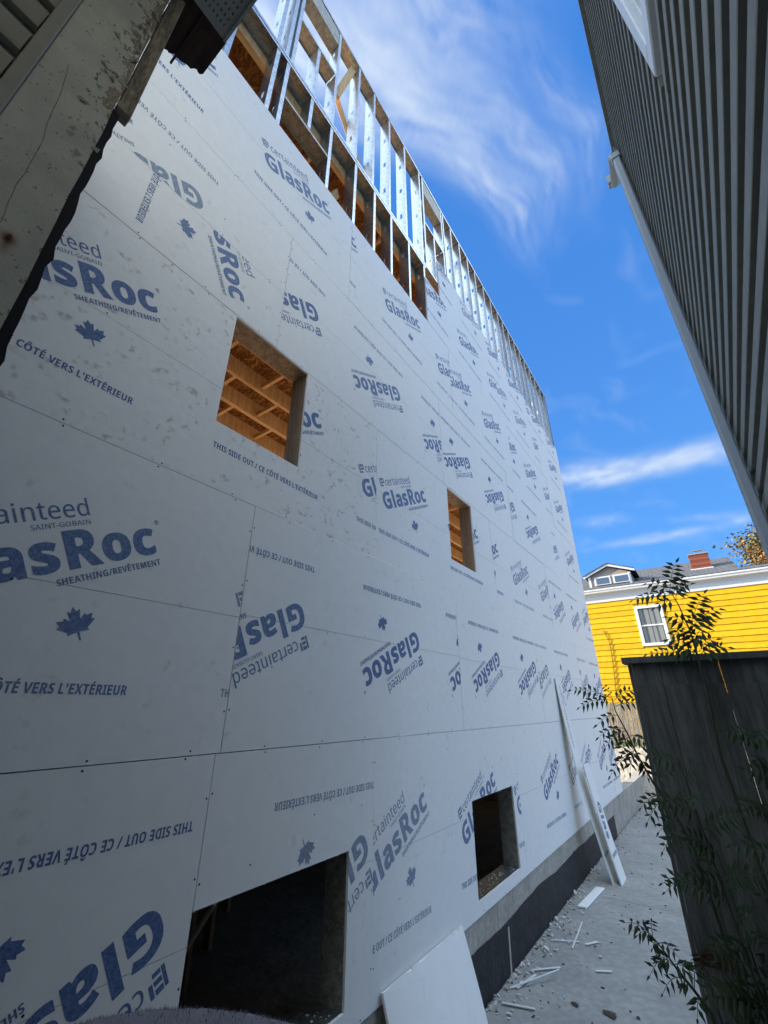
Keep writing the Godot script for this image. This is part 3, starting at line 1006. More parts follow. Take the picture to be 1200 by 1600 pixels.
	for k in 240:
		var s := 3.9 + rng.randf() * 8.0
		var x := 0.01 + pow(rng.randf(), 2.5) * 0.9
		var sz := rng.randf_range(0.003, 0.012)
		var q := Basis(Vector3(0, 1, 0), rng.randf() * TAU)
		dk.obox(V(x, -1.997, s), q.x * sz * rng.randf_range(1.0, 3.0), Vector3(0, sz * 0.4, 0), q.z * sz)
	tag(obj("dirt_crumbs", dk, M.bark), "dark grit and leaf litter along the edge of the concrete", "grit", "", "stuff")
	for q in [[0.52, 4.35, 0.10, "middling curled dry leaf lying on the grey concrete"], [0.75, 4.38, 0.16, "largest curled dry leaf lying on the grey concrete"], [0.92, 4.45, 0.05, "smallest scrap of dry leaf lying on the grey concrete"]]:
		var lm := MB.new()
		var ctr := V(q[0], -1.994, q[1])
		for k in 7:
			var a0 := TAU * k / 7.0
			var a1 := TAU * (k + 1) / 7.0
			var r0: float = q[2] * 0.28 * (1.0 + 0.4 * sin(k * 2.1))
			var r1: float = q[2] * 0.28 * (1.0 + 0.4 * sin((k + 1) % 7 * 2.1))
			lm.tri(ctr + Vector3(0, 0.012, 0), ctr + Vector3(cos(a0) * r0, 0.004 * (k % 2), sin(a0) * r0), ctr + Vector3(cos(a1) * r1, 0.004 * ((k + 1) % 2), sin(a1) * r1), Vector3.UP)
		tag(obj("fallen_leaf", lm, M.bark), q[3], "leaf", "dry leaves on the concrete")

# ---------------------------------------------------------------- old house at the near left
func paint_tex() -> ImageTexture:
	var w := 192
	var h := 2048
	var f1 := fbm(1.0, 401, 4)
	var f2 := fbm(1.0, 402, 4)
	var px := PackedByteArray()
	px.resize(w * h * 3)
	for y in h:
		for x in w:
			# metres across and up the board
			var u := float(x) / w
			var vv := 1.0 - float(y) / h
			var a := u * 0.121
			var b := vv * 2.2
			var c := Color(0.80, 0.82, 0.79).lerp(Color(0.745, 0.765, 0.745), clampf(f1.get_noise_2d(a * 9.0, b * 6.0) * 1.1 + 0.4, 0, 1))
			var fine := f2.get_noise_2d(a * 160.0, b * 160.0) * 0.03
			c = Color(c.r + fine, c.g + fine, c.b + fine)
			if f2.get_noise_2d(a * 32.0 + 40.0, b * 32.0) > 0.70: c = c.lerp(Color(0.46, 0.46, 0.45), 0.6)
			# paint lifted off along the far edge, high up
			var pe := f1.get_noise_2d(a * 26.0 + 70.0, b * 16.0) * 0.6 + f2.get_noise_2d(a * 90.0, b * 60.0) * 0.4
			var zone := smoothstep(0.45, 1.0, u) * smoothstep(0.60, 0.70, vv) + smoothstep(0.93, 1.0, u) * 0.4
			var lv := pe + zone * 0.62
			if lv > 0.62:
				var g := f2.get_noise_2d(a * 240.0, b * 24.0) * 0.6 + 0.5
				c = Color(0.50, 0.46, 0.40).lerp(Color(0.72, 0.67, 0.60), clampf(g, 0, 1))
			elif lv > 0.565:
				c = Color(0.27, 0.26, 0.245)
			elif lv > 0.54:
				c = c.lightened(0.12)
			# one long hairline crack
			var cx := 0.42 + 0.10 * f1.get_noise_1d(b * 2.0) - (b - 1.2) * 0.5
			if absf(u - cx) < 0.006 and b > 0.9 and b < 1.5: c = c.darkened(0.35)
			# rusty nail stain
			var dn := Vector2((u - 0.66) * 0.121, b - 1.004)
			var rs := exp(-pow(dn.length() / 0.010, 2.0)) + 0.6 * exp(-pow(dn.x / 0.007, 2.0)) * exp(-pow((dn.y + 0.014) / 0.022, 2.0))
			c = c.lerp(Color(0.45, 0.27, 0.14), clampf(rs * 0.7, 0, 0.8))
			put(px, y * w + x, c)
	return tex_from(w, h, px)

func old_house() -> void:
	var b := thing("old_house", "weathered old house corner with peeling grey paint and grey siding", "house")
	var xo := 1.13
	# cladding behind the corner board
	var wl := MB.new()
	wl.box(V(-8.0, -2.0, -6.0), V(xo - 0.03, 1.95, 0.035))
	obj("wall", wl, M.oldsiding, b)
	var hh := -2.0 + 0.03
	var k := 0
	while hh < 1.9:
		var prof := [Vector2(0.0, 0), Vector2(0.022, 0.0), Vector2(0.024, 0.008), Vector2(0.020, 0.07), Vector2(0.008, 0.078), Vector2(0.006, 0.0995), Vector2(0.0, 0.0995)]
		var mb := MB.new()
		mb.sweep(prof, V(xo - 0.03, hh, -6.0), Vector3(1, 0, 0), Vector3.UP, Vector3(0, 0, -(6.0 - 0.105 + rng.randf_range(-0.004, 0.004))))
		obj("siding_board", mb, M.oldsiding, b)
		hh += 0.1
		k += 1
	# channel trim, corner board, its return and the torn paper behind it
	var ch := MB.new()
	ch.bbox(V(xo - 0.03, -2.0, -0.10), Vector3(0.036, 0, 0), Vector3(0, 3.9, 0), Vector3(0, 0, -0.022), 0.002)
	obj("channel_trim", ch, M.oldsiding, b)
	var cb := MB.new()
	var p0 := V(xo, -0.3, -0.077)
	var p1 := V(xo, -0.3, 0.044)
	var nseg := 28
	var ew := fbm(3.0, 55, 3)
	for i in nseg:
		var t0 := float(i) / nseg
		var t1 := float(i + 1) / nseg
		var e0 := 0.002 * ew.get_noise_1d(t0 * 20.0)
		var e1 := 0.002 * ew.get_noise_1d(t1 * 20.0)
		var y0 := t0 * 2.2
		var y1 := t1 * 2.2
		cb.quad_uv(p0 + Vector3(0, y0, 0), p1 + Vector3(0, y0, -e0), p1 + Vector3(0, y1, -e1), p0 + Vector3(0, y1, 0), Vector3(1, 0, 0), Vector2(0, 1.0 - t0), Vector2(1, 1.0 - t0), Vector2(1, 1.0 - t1), Vector2(0, 1.0 - t1))
		cb.quad_uv(p1 + Vector3(0, y0, -e0), p1 + Vector3(0, y1, -e1), p1 + Vector3(-0.024, y1, -e1), p1 + Vector3(-0.024, y0, -e0), Vector3(0, 0, -1), Vector2(0.97, 1.0 - t0), Vector2(0.97, 1.0 - t1), Vector2(1, 1.0 - t1), Vector2(1, 1.0 - t0))
	var pm := StandardMaterial3D.new()
	pm.albedo_texture = paint_tex()
	pm.roughness = 0.6
	with_bump(pm, bumps(0.03, 9, 3.0), 0.15)
	obj("corner_board", cb, pm, b)
	var lo := MB.new()
	lo.obox(V(xo - 0.024, -2.0, -0.077), Vector3(0.024, 0, 0), Vector3(0, 1.698, 0), Vector3(0, 0, -0.121))
	obj("corner_board", lo, M.oldsiding, b)
	# curled paint flakes
	for i in 46:
		var fl := MB.new()
		var u := 1.0 - pow(rng.randf(), 1.8) * 0.45
		var h := rng.randf_range(0.98, 1.75)
		var c := V(xo + 0.0008, h, lerpf(-0.077, 0.044, u))
		var sz := rng.randf_range(0.003, 0.011)
		var an := rng.randf() * TAU
		var d1 := Vector3(0, sin(an), cos(an))
		var d2 := Vector3(0, cos(an), -sin(an))
		var lift := rng.randf_range(0.001, 0.005)
		fl.tri(c - d1 * sz, c + d1 * sz * 0.8, c + d2 * sz + Vector3(lift, 0, 0), Vector3(1, 0, 0))
		fl.tri(c - d1 * sz, c + d2 * sz + Vector3(lift, 0, 0), c - d1 * sz * 0.7 + d2 * sz * 1.3 + Vector3(lift * 1.6, 0, 0), Vector3(1, 0, 0))
		obj("paint_flake", fl, M.oldsiding, b)
	var nail := MB.new()
	nail.tube([V(xo, 0.704, 0.003), V(xo + 0.008, 0.702, 0.004)], [0.0035, 0.0035], 7)
	obj("nail", nail, M.dry, b)
	var rb := MB.new()
	rb.bbox(V(xo - 0.012, 1.24, 0.0465), Vector3(-0.03, 0, 0), Vector3(0, 0.65, 0), Vector3(0, 0, -0.030), 0.002)
	var rm := std(wood_tex(Color(0.44, 0.42, 0.38), Color(0.70, 0.66, 0.59), 145, true), Vector3(3, 3, 3), 0.85)
	obj("return_board", rb, rm, b)
	var tp := MB.new()
	var tn := fbm(4.0, 66, 4)
	var m := 90
	for i in m:
		var ha := -1.2 + 2.42 * i / m
		var hb := -1.2 + 2.42 * (i + 1) / m
		var wa := 0.060 + 0.006 * tn.get_noise_1d(ha * 0.7) + 0.005 * tn.get_noise_1d(ha * 4.0)
		var wb := 0.060 + 0.006 * tn.get_noise_1d(hb * 0.7) + 0.005 * tn.get_noise_1d(hb * 4.0)
		tp.quad(V(xo - 0.010, ha, 0.03), V(xo - 0.010, hb, 0.03), V(xo - 0.016, hb, wb), V(xo - 0.016, ha, wa), Vector3(1, 0, 0))
		tp.quad(V(xo - 0.012, ha, 0.03), V(xo - 0.012, hb, 0.03), V(xo - 0.018, hb, wb), V(xo - 0.018, ha, wa), Vector3(-1, 0, 0))
	obj("tar_paper", tp, M.paper, b)
	# eave: dark bare underside past the corner, perforated soffit over the alley, roof above
	var ev := MB.new()
	var g := 24
	for i in g:
		var sa := 0.048 + 0.15 * i / g
		var sb := 0.048 + 0.15 * (i + 1) / g
		var xa := 0.955 + 0.055 * float(i) / g + 0.012 * tn.get_noise_1d(sa * 60.0)
		var xb := 0.955 + 0.055 * float(i + 1) / g + 0.012 * tn.get_noise_1d(sb * 60.0)
		ev.quad(V(xa, 1.9, sa), V(xb, 1.9, sb), V(1.142, 1.9, sb), V(1.142, 1.9, sa), Vector3(0, -1, 0))
		ev.quad(V(xa, 1.9, sa), V(xb, 1.9, sb), V(xb, 1.93, sb), V(xa, 1.93, sa), Vector3(-1, 0, 0))
	obj("eave_underside", ev, M.brown, b)
	var bd := MB.new()
	bd.bbox(V(0.955, 1.893, 0.118), Vector3(0.187, 0, 0), Vector3(0, 0.012, 0), Vector3(0, 0, -0.006), 0.001)
	obj("eave_batten", bd, M.brown, b)
	for q in 6:
		var so := MB.new()
		var s1 := 0.196 - q * 0.305
		var hs := []
		if q < 2:
			for i in 22:
				for j in 20:
					hs.append(Rect2(1.165 + j * 0.021, s1 - 0.29 + i * 0.0125, 0.010, 0.0045))
		so.plate(V(0, 1.894, 0), Vector3(1, 0, 0), Vector3(0, 0, -1), Vector3(0, -1, 0), Rect2(1.142, s1 - 0.302, 0.47, 0.302), hs, 0.002)
		so.obox(V(1.142, 1.886, s1 - 0.008), Vector3(0.47, 0, 0), Vector3(0, 0.0078, 0), Vector3(0, 0, -0.005))
		so.obox(V(1.142, 1.886, s1 - 0.15), Vector3(0.47, 0, 0), Vector3(0, 0.0078, 0), Vector3(0, 0, -0.004))
		obj("soffit_panel", so, M.oldsiding, b)
	var rf := MB.new()
	rf.obox(V(1.615, 1.885, -5.8), Vector3(-0.02, 0, 0), Vector3(0, 0.15, 0), Vector3(0, 0, -6.0))
	rf.obox(V(1.62, 2.04, -5.85), Vector3(-2.9, 0.9, 0), Vector3(0, 0.05, 0), Vector3(0, 0, -5.87))
	rf.obox(V(1.62, 2.04, 0.021), Vector3(-0.62, 0.192, 0), Vector3(0, 0.05, 0), Vector3(0, 0, -0.18))
	rf.obox(V(-1.28, 2.94, -5.85), Vector3(-6.6, -0.9, 0), Vector3(0, 0.05, 0), Vector3(0, 0, -5.86))
	obj("roof", rf, M.roof, b)
	var gb := MB.new()
	gb.obox(V(1.12, 1.96, 0.03), Vector3(-2.3, 0.75, 0), Vector3(0, 0.06, 0), Vector3(0, 0, 0.02))
	obj("gable_board", gb, M.brown, b)

# ---------------------------------------------------------------- dark house on the right
func right_house() -> void:
	var b := thing("dark_sided_house", "two-storey house in dark grey horizontal siding with a white window and pale downspout", "house")
	var d := Vector3(0.02528, 0, -0.99968)
	var n := Vector3(-0.99968, 0, -0.02528)  # toward the alley
	var o := Vector3(1.9, EYE, 0) - n * 0.40
	var P := func(al: float, h: float, off: float) -> Vector3: return o + d * al + Vector3(0, h, 0) + n * off
	var top := 4.95
	var corner := 3.2
	var wb := MB.new()
	wb.obox(P.call(-6.0, -2.0, -0.03), d * (6.0 + corner), Vector3(0, top + 2.0, 0), -n * 5.0)
	obj("wall", wb, M.siding, b)
	# window opening spans along -0.2..1.375, h 2.42..3.9
	var h := -2.0
	while h < top - 0.05:
		var prof := [Vector2(-0.028, 0), Vector2(0.0, 0.0), Vector2(0.0015, 0.006), Vector2(-0.004, 0.074), Vector2(-0.015, 0.084), Vector2(-0.0185, 0.1185), Vector2(-0.028, 0.1185)]
		for seg in [[-6.0, 0.05, 0], [0.05, corner - 0.045, 1]]:
			var a0: float = seg[0]
			var a1: float = seg[1]
			var pieces := [[a0, a1]]
			if h > 2.33 and h < 3.85:
				pieces = [[a0, -0.3]] if seg[2] == 0 else [[1.42, a1]]
			for pc in pieces:
				# lengths lap over one another at staggered joints
				var from: float = pc[0]
				while from < pc[1] - 0.02:
					var to: float = minf(from + rng.randf_range(1.3, 3.2), pc[1])
					if pc[1] - to < 0.4: to = pc[1]
					var mb := MB.new()
					var px := rng.randf_range(-0.0012, 0.0012)
					mb.sweep(prof, P.call(from + 0.0015, h + rng.randf_range(-0.0012, 0.0012), px), n, Vector3.UP, d * (to - from - 0.003))
					obj("siding_board", mb, M.siding, b)
					from = to
		h += 0.119
	var ct := MB.new()
	ct.bbox(P.call(corner - 0.05, -2.0, -0.03), d * 0.055, Vector3(0, top + 2.0, 0), n * 0.034, 0.004)
	obj("corner_trim", ct, M.siding, b)
	var fr := MB.new()
	fr.obox(P.call(-6.0, top, -0.4), d * (6.0 + corner + 0.02), Vector3(0, 0.03, 0), n * 0.42)
	obj("roof_edge", fr, M.siding, b)
	# window
	var wf := Node3D.new()
	wf.name = "window"
	b.add_child(wf)
	for e in [[-0.28, 2.398, 1.655, 0.107, 0.045], [-0.28, 3.78, 1.655, 0.085, 0.045], [-0.28, 2.506, 0.085, 1.273, 0.045], [1.29, 2.506, 0.085, 1.273, 0.045]]:
		var mb := MB.new()
		mb.bbox(P.call(e[0], e[1], -0.029), d * float(e[2]), Vector3(0, e[3], 0), n * float(e[4]), 0.006)
		obj("frame", mb, M.white, wf)
	for e in [[-0.194, 2.507, 1.483, 0.05], [-0.194, 3.10, 1.483, 0.045], [-0.194, 3.728, 1.483, 0.05]]:
		var mb := MB.new()
		mb.bbox(P.call(e[0], e[1], -0.029), d * float(e[2]), Vector3(0, e[3], 0), n * 0.028, 0.004)
		obj("sash_rail", mb, M.white, wf)
	for e in [-0.194, 1.245]:
		var mb := MB.new()
		mb.bbox(P.call(e, 2.559, -0.029), d * 0.044, Vector3(0, 1.165, 0), n * 0.026, 0.004)
		obj("sash_stile", mb, M.white, wf)
	var gl := MB.new()
	gl.obox(P.call(-0.15, 2.55, -0.0295), d * 1.40, Vector3(0, 1.18, 0), n * 0.008)
	obj("pane", gl, M.glass, wf)
	# downspout with its band, elbow and gutter end
	var ds := MB.new()
	ds.bbox(P.call(2.93, -1.95, 0.012), d * 0.075, Vector3(0, 6.42, 0), n * 0.055, 0.010)
	for q in 3:
		ds.obox(P.call(2.948 + q * 0.018, -1.9, 0.067), d * 0.005, Vector3(0, 6.3, 0), n * 0.003)
	var dn := obj("downspout", ds, M.downspout, b)
	var bn := MB.new()
	bn.bbox(P.call(2.922, 4.44, 0.006), d * 0.09, Vector3(0, 0.075, 0), n * 0.07, 0.004)
	obj("band", bn, M.downspout, dn)
	var el := MB.new()
	var q0: Vector3 = P.call(2.967, 4.53, 0.04)
	var q1: Vector3 = P.call(3.05, 4.66, 0.05)
	var q2: Vector3 = P.call(3.36, 4.72, 0.07)
	el.tube([q0, q1, q2, P.call(3.40, 4.80, 0.07)], [0.038, 0.038, 0.036, 0.036], 8)
	obj("elbow", el, M.gutter, dn)
	var gt := MB.new()
	gt.sweep([Vector2(0, 0), Vector2(0.075, 0), Vector2(0.085, 0.03), Vector2(0.11, 0.06), Vector2(0.115, 0.11), Vector2(0.105, 0.11), Vector2(0.098, 0.065), Vector2(0.075, 0.035), Vector2(0.068, 0.008), Vector2(0.008, 0.008), Vector2(0.008, 0.11), Vector2(0, 0.11)], P.call(corner + 0.16, 4.80, 0.12), d, Vector3.UP, -n * 4.0)
	obj("gutter", gt, M.gutter, b)
	# foundation under the siding is below the fence

# ---------------------------------------------------------------- fence across the side yard
func dark_fence() -> void:
	var f := thing("board_fence", "tall dark stained board fence with a flat cap standing beside the dark sided house", "fence")
	var x := 1.545
	var s := 3.0
	var i := 0
	while x < 2.36:
		var w := rng.randf_range(0.135, 0.143)
		var mb := MB.new()
		var lean := rng.randf_range(-0.0008, 0.0008)
		mb.bbox(V(x, -2.0, s + rng.randf_range(0, 0.004)), Vector3(w, 0, 0), Vector3(lean, 2.2255, 0), Vector3(0, 0, -0.019), 0.002)
		obj("fence_board", mb, M.fence, f)
		x += w + [0.0008, 0.0004, 0.0008, 0.0004, 0.0009, 0.0004][i % 6]
		i += 1
	var cap := MB.new()
	cap.bbox(V(1.50, 0.226, 2.97), Vector3(0.90, 0, 0), Vector3(0, 0.036, 0), Vector3(0, 0, -0.12), 0.003)
	obj("fence_cap", cap, M.fence, f)
	var po := MB.new()
	po.bbox(V(1.52, -2.0, 3.022), Vector3(0.02, 0, 0), Vector3(0, 2.224, 0), Vector3(0, 0, -0.085), 0.003)
	obj("fence_post", po, M.fence, f)
	for h in [-0.02, -1.0, -1.75]:
		var rl := MB.new()
		rl.bbox(V(1.545, h, 3.026), Vector3(0.80, 0, 0), Vector3(0, 0.085, 0), Vector3(0, 0, -0.038), 0.003)
		obj("fence_rail", rl, M.fence, f)

# ---------------------------------------------------------------- plants with feathered leaves
func U(px: float, py: float, s: float) -> Vector3:
	# point on the plane s = const, from a survey of the photograph's sight lines
	var f := 662.77
	var a := (px - 600.0) / f
	var c := (800.0 - py) / f
	var dr := Vector3(0.81316, 0.0023, 0.58203) * a + Vector3(0.23995, 0.90973, -0.33884) * c + Vector3(-0.53027, 0.41519, 0.73921)
	var t := s / dr.z
	return V(1.9 + dr.x * t, dr.y * t, s)

func compound_leaf(parent: Node, p: Vector3, q: Vector3, droop: float, size: float, mat: Material) -> void:
	var mb := MB.new()
	var len_ := p.distance_to(q)
	var n := int(clampf(len_ / 0.024, 4, 9))
	var d := (q - p).normalized()
	var side := d.cross(Vector3(0.25, 0.55, 0.8)).normalized()
	var nn := side.cross(d).normalized()
	var pts := []
	var rad := []
	for i in n + 1:
		var t := float(i) / n
		pts.append(p.lerp(q, t) + Vector3(0, droop * (0.25 - (t - 0.5) * (t - 0.5)) * 4.0, 0))
		rad.append(0.0016 * (1.0 - 0.6 * t))
	mb.tube(pts, rad, 4)
	for i in range(1, n + 1):
		for sg in ([-1.0, 1.0] if i < n else [0.0]):
			var t := float(i) / n
			var base: Vector3 = pts[i]
			var l := size * (0.55 + 0.45 * sin(PI * clampf(t * 0.85 + 0.12, 0, 1))) * rng.randf_range(0.8, 1.15)
			var dir: Vector3 = (side * sg * 1.0 + d * (0.45 if sg != 0.0 else 1.0) + nn * rng.randf_range(-0.35, 0.2) + Vector3(0, -0.42, 0) * rng.randf_range(0.2, 1.4)).normalized()
			var w := dir.cross(nn).normalized() * l * 0.165
			var tip := base + dir * l + Vector3(0, -l * 0.12, 0)
			var m1 := base + dir * l * 0.38
			var fold := nn * l * 0.05
			var na := (nn + w.normalized() * 0.3).normalized()
			var nb := (nn - w.normalized() * 0.3).normalized()
			mb.tri(base, m1 + w + fold, m1, na)
			mb.tri(m1, m1 + w + fold, tip, na)
			mb.tri(base, m1 - w + fold, m1, nb)
			mb.tri(m1, m1 - w + fold, tip, nb)
	obj("feathered_leaf", mb, mat, parent)

func plant(label: String, stem: Array, leaves: Array, s: float, foot: Vector3, size := 0.064) -> Node3D:
	var t := thing("feathery_shrub", label, "shrub", "wild shrubs by the board fence")
	var mb := MB.new()
	var pts := [foot]
	for e in stem: pts.append(U(e[0], e[1], s + (e[2] if e.size() > 2 else 0.0)))
	var rad := []
	for i in pts.size(): rad.append(lerpf(0.008, 0.002, float(i) / (pts.size() - 1)))
	mb.tube(pts, rad, 6)
	obj("stem", mb, M.stem, t)
	for l in leaves:
		var ds := rng.randf_range(-0.03, 0.03)
		compound_leaf(t, U(l[0], l[1], s), U(l[2], l[3], s + ds), 0.018, size * (l[4] if l.size() > 4 else 1.0), M.leaf)
	return t

func plants() -> void:
	plant("feathery wild shrub rising above the cap of the dark fence", [[1125, 1180], [1105, 1080], [1090, 1025], [1078, 985], [1060, 945], [1048, 925]], [
		[1046, 928, 1056, 880], [1048, 928, 990, 938], [1048, 926, 1012, 912], [1050, 928, 1078, 914], [1056, 940, 1024, 950], [1056, 938, 1064, 905],
		[1078, 985, 1122, 952], [1078, 985, 1100, 928], [1076, 980, 1044, 964], [1078, 988, 1046, 998], [1084, 1002, 1112, 972, 0.7],
		[1090, 1022, 1044, 1000], [1090, 1024, 1012, 1022], [1090, 1022, 1052, 1020], [1092, 1018, 1118, 1000], [1092, 1024, 1136, 1012], [1092, 1010, 1072, 985],
		[1094, 1030, 1060, 1012], [1088, 1012, 1068, 990], [1084, 1000, 1100, 1005]], 2.80, V(1.98, -2.0, 2.78))
	plant("slender feathery shrub arching out past the edge of the dark fence", [[1085, 1330], [1050, 1262], [1020, 1222], [996, 1180], [980, 1145], [962, 1112], [956, 1092]], [
		[956, 1092, 894, 1078], [956, 1094, 906, 1105], [958, 1094, 942, 1072, 0.6], [958, 1096, 998, 1078], [962, 1104, 1006, 1102],
		[966, 1118, 934, 1132], [976, 1138, 936, 1152], [978, 1142, 946, 1168], [984, 1150, 1014, 1166], [982, 1152, 972, 1178], [992, 1172, 954, 1212], [992, 1172, 985, 1206], [1002, 1188, 1012, 1214],
		[1034, 1244, 1002, 1262], [1040, 1250, 1012, 1284], [1060, 1282, 1030, 1300], [1066, 1304, 1036, 1330], [1078, 1376, 1036, 1380], [1078, 1380, 1040, 1394],
		[1050, 1262, 1090, 1240], [1020, 1222, 1060, 1200]], 2.82, V(1.80, -2.0, 2.80), 0.052)
	plant("low feathery shrub spreading over the concrete at the fence foot", [[1112, 1585], [1085, 1548], [1062, 1520], [1042, 1492], [1022, 1466]], [
		[1022, 1466, 978, 1442], [1022, 1466, 996, 1462], [1020, 1464, 1018, 1440, 0.7], [1028, 1474, 1062, 1498, 0.8], [1030, 1478, 1020, 1482], [1044, 1500, 1016, 1524], [1050, 1508, 1030, 1502], [1050, 1508, 1088, 1530],
		[1066, 1528, 1036, 1552, 0.8], [1080, 1545, 1064, 1540], [1085, 1548, 1090, 1510], [1095, 1560, 1090, 1590]], 2.55, V(1.66, -2.0, 2.6), 0.046)
	# dense shrub standing before the boards: stems from the ground, leaves set along them
	var sh := thing("feathery_shrub", "tall bushy shrub in front of the dark fence boards", "shrub", "wild shrubs by the board fence")
	for k in 15:
		var foot := V(1.78 + k * 0.038, -2.0, 2.66 + 0.04 * (k % 4))
		var hh := rng.randf_range(0.9, 2.0)
		var top := foot + Vector3(rng.randf_range(-0.16, 0.12), hh, rng.randf_range(-0.06, 0.10))
		var bend := foot.lerp(top, 0.5) + Vector3(rng.randf_range(-0.05, 0.05), 0, rng.randf_range(0.0, 0.06))
		var sm := MB.new()
		sm.tube([foot, bend, top], [0.007, 0.005, 0.0025], 6)
		obj("stem", sm, M.stem, sh)
		var m := int(hh / 0.075)
		for i in m:
			var q := 0.22 + 0.78 * (i + 0.5) / m
			var p := foot.lerp(bend, q * 2.0) if q < 0.5 else bend.lerp(top, q * 2.0 - 1.0)
			var an := i * 2.4 + k
			var e := p + Vector3(cos(an) * 0.15, rng.randf_range(-0.02, 0.09), absf(sin(an)) * 0.09 + 0.02)
			compound_leaf(sh, p, e, 0.015, 0.064, M.leaf)
	var t := thing("withered_shrub", "withered rust-brown weed clump at the fence foot", "weed")
	for k in 9:
		compound_leaf(t, U(1100 + k * 4, 1520, 2.7), U(1082 + k * 8 + rng.randf() * 12, 1478 + rng.randf() * 24, 2.66), 0.01, 0.045, M.dry)
	var mb := MB.new()
	mb.tube([V(1.72, -2.0, 2.72), U(1115, 1560, 2.7), U(1105, 1515, 2.7)], [0.006, 0.004, 0.002], 5)
	obj("stem", mb, M.stem, t)

# ---------------------------------------------------------------- the yard beyond
func yellow_house() -> void:
	var b := thing("yellow_house", "yellow shingled house with white trim, grey roof, dormer and brick chimney", "house")
	var S := 19.0
	var x0 := -9.0
	var x1 := 9.0
	var wl := MB.new()
	wl.obox(V(x0, -1.2, S + 0.03), Vector3(x1 - x0, 0, 0), Vector3(0, 5.4, 0), Vector3(0, 0, -7.0))
	obj("wall", wl, M.yellow2, b)
	var wr := Rect2(0.17, 2.03, 0.92, 1.47)
	var h := -1.1
	var k := 0
	while h < 3.80:
		var e := 0.205
		var top := minf(h + e, 3.81)
		var segs := [[x0, x1]]
		if top > wr.position.y and h < wr.end.y: segs = [[x0, wr.position.x], [wr.end.x, x1]]
		for sg in segs:
			# a course of shingles, its butts stepping slightly
			var mb := MB.new()
			var xx: float = sg[0]
			while xx < sg[1]:
				var w := minf(rng.randf_range(0.10, 0.24), sg[1] - xx)
				if xx < -3.0 or xx > 5.5: w = minf(1.5, sg[1] - xx)
				var dz := rng.randf_range(0.0, 0.004)
				var dy := rng.randf_range(-0.006, 0.006)
				var a := V(xx + 0.001, h + dy, S - 0.002 - dz)
				var c := V(xx + w - 0.001, h + dy, S - 0.002 - dz)
				var up0 := V(xx + 0.001, top, S + 0.018)
				var up1 := V(xx + w - 0.001, top, S + 0.018)
				mb.quad(a, c, up1, up0, Vector3(0, 0, 1))
				mb.quad(a, c, c + Vector3(0, 0, -0.024), a + Vector3(0, 0, -0.024), Vector3(0, -1, 0))
				xx += w
			obj("shingle_course", mb, M.yellow if k % 3 else M.yellow2, b)
		h += e
		k += 1
	# frieze, soffit and gutter
	var fz := MB.new()
	fz.obox(V(x0, 3.81, S - 0.02), Vector3(x1 - x0, 0, 0), Vector3(0, 0.34, 0), Vector3(0, 0, -0.045))
	obj("frieze_board", fz, M.white, b)
	var sf := MB.new()
	sf.obox(V(x0, 4.152, S - 0.13), Vector3(x1 - x0, 0, 0), Vector3(0, 0.02, 0), Vector3(0, 0, -0.15))
	obj("soffit", sf, M.white, b)
	var gt := MB.new()
	gt.sweep([Vector2(0, 0), Vector2(0.08, 0), Vector2(0.09, 0.05), Vector2(0.12, 0.09), Vector2(0.12, 0.14), Vector2(0, 0.14)], V(x0, 4.16, S - 0.132), Vector3(0, 0, 1), Vector3.UP, Vector3(x1 - x0, 0, 0))
	obj("gutter", gt, M.white, b)
	# window
	var wn := Node3D.new()
	wn.name = "window"
	b.add_child(wn)
	var fw := 0.10
	for e in [[wr.position.x, wr.position.y, wr.size.x, fw], [wr.position.x, wr.end.y - fw, wr.size.x, fw], [wr.position.x, wr.position.y + fw + 0.001, fw, wr.size.y - fw * 2 - 0.002], [wr.end.x - fw, wr.position.y + fw + 0.001, fw, wr.size.y - fw * 2 - 0.002]]:
		var mb := MB.new()
		mb.bbox(V(e[0], e[1], S + 0.03), Vector3(e[2], 0, 0), Vector3(0, e[3], 0), Vector3(0, 0, 0.06), 0.006)
		obj("frame", mb, M.white, wn)
	var ms := MB.new()
	ms.bbox(V(wr.position.x + fw + 0.002, wr.get_center().y - 0.025, S + 0.028), Vector3(wr.size.x - fw * 2 - 0.004, 0, 0), Vector3(0, 0.05, 0), Vector3(0, 0, 0.035), 0.004)
	obj("meeting_rail", ms, M.white, wn)
	var gl := MB.new()
	gl.obox(V(wr.position.x + fw, wr.position.y + fw, S + 0.026), Vector3(wr.size.x - fw * 2, 0, 0), Vector3(0, wr.size.y - fw * 2, 0), Vector3(0, 0, 0.01))
	var gm := plain(Color(0.36, 0.39, 0.40), 0.06)
	obj("pane", gl, gm, wn)
	for q in 4:
		var cu := MB.new()
		cu.obox(V(wr.position.x + fw + 0.03 + q * 0.17, wr.position.y + fw + 0.002, S + 0.014), Vector3(0.10 + 0.03 * (q % 2), 0, 0), Vector3(0, wr.size.y - fw * 2 - 0.01, 0), Vector3(0, 0, 0.0006))
		obj("curtain_fold", cu, plain(Color(0.52, 0.53, 0.52), 0.9), wn)
	# cable hanging on the wall
	var cb := MB.new()
	cb.tube([V(-1.05, 2.72, S - 0.02), V(-0.93, 2.3, S - 0.02), V(-0.95, 1.6, S - 0.02), V(-1.0, 1.0, S - 0.02), V(-1.08, 0.3, S - 0.02)], [0.012, 0.012, 0.012, 0.012, 0.012], 5)
	obj("cable", cb, M.wire, b)
	# roof: low front slope, ridge behind
	var rf := MB.new()
	rf.obox(V(x0, 4.29, S - 0.24), Vector3(x1 - x0, 0, 0), Vector3(0, 0.05, 0), Vector3(0, 0.84, -3.3))
	rf.obox(V(x0, 5.128, S + 3.06), Vector3(12.9, 0, 0), Vector3(0, 0.05, 0), Vector3(0, 1.26, -2.94))
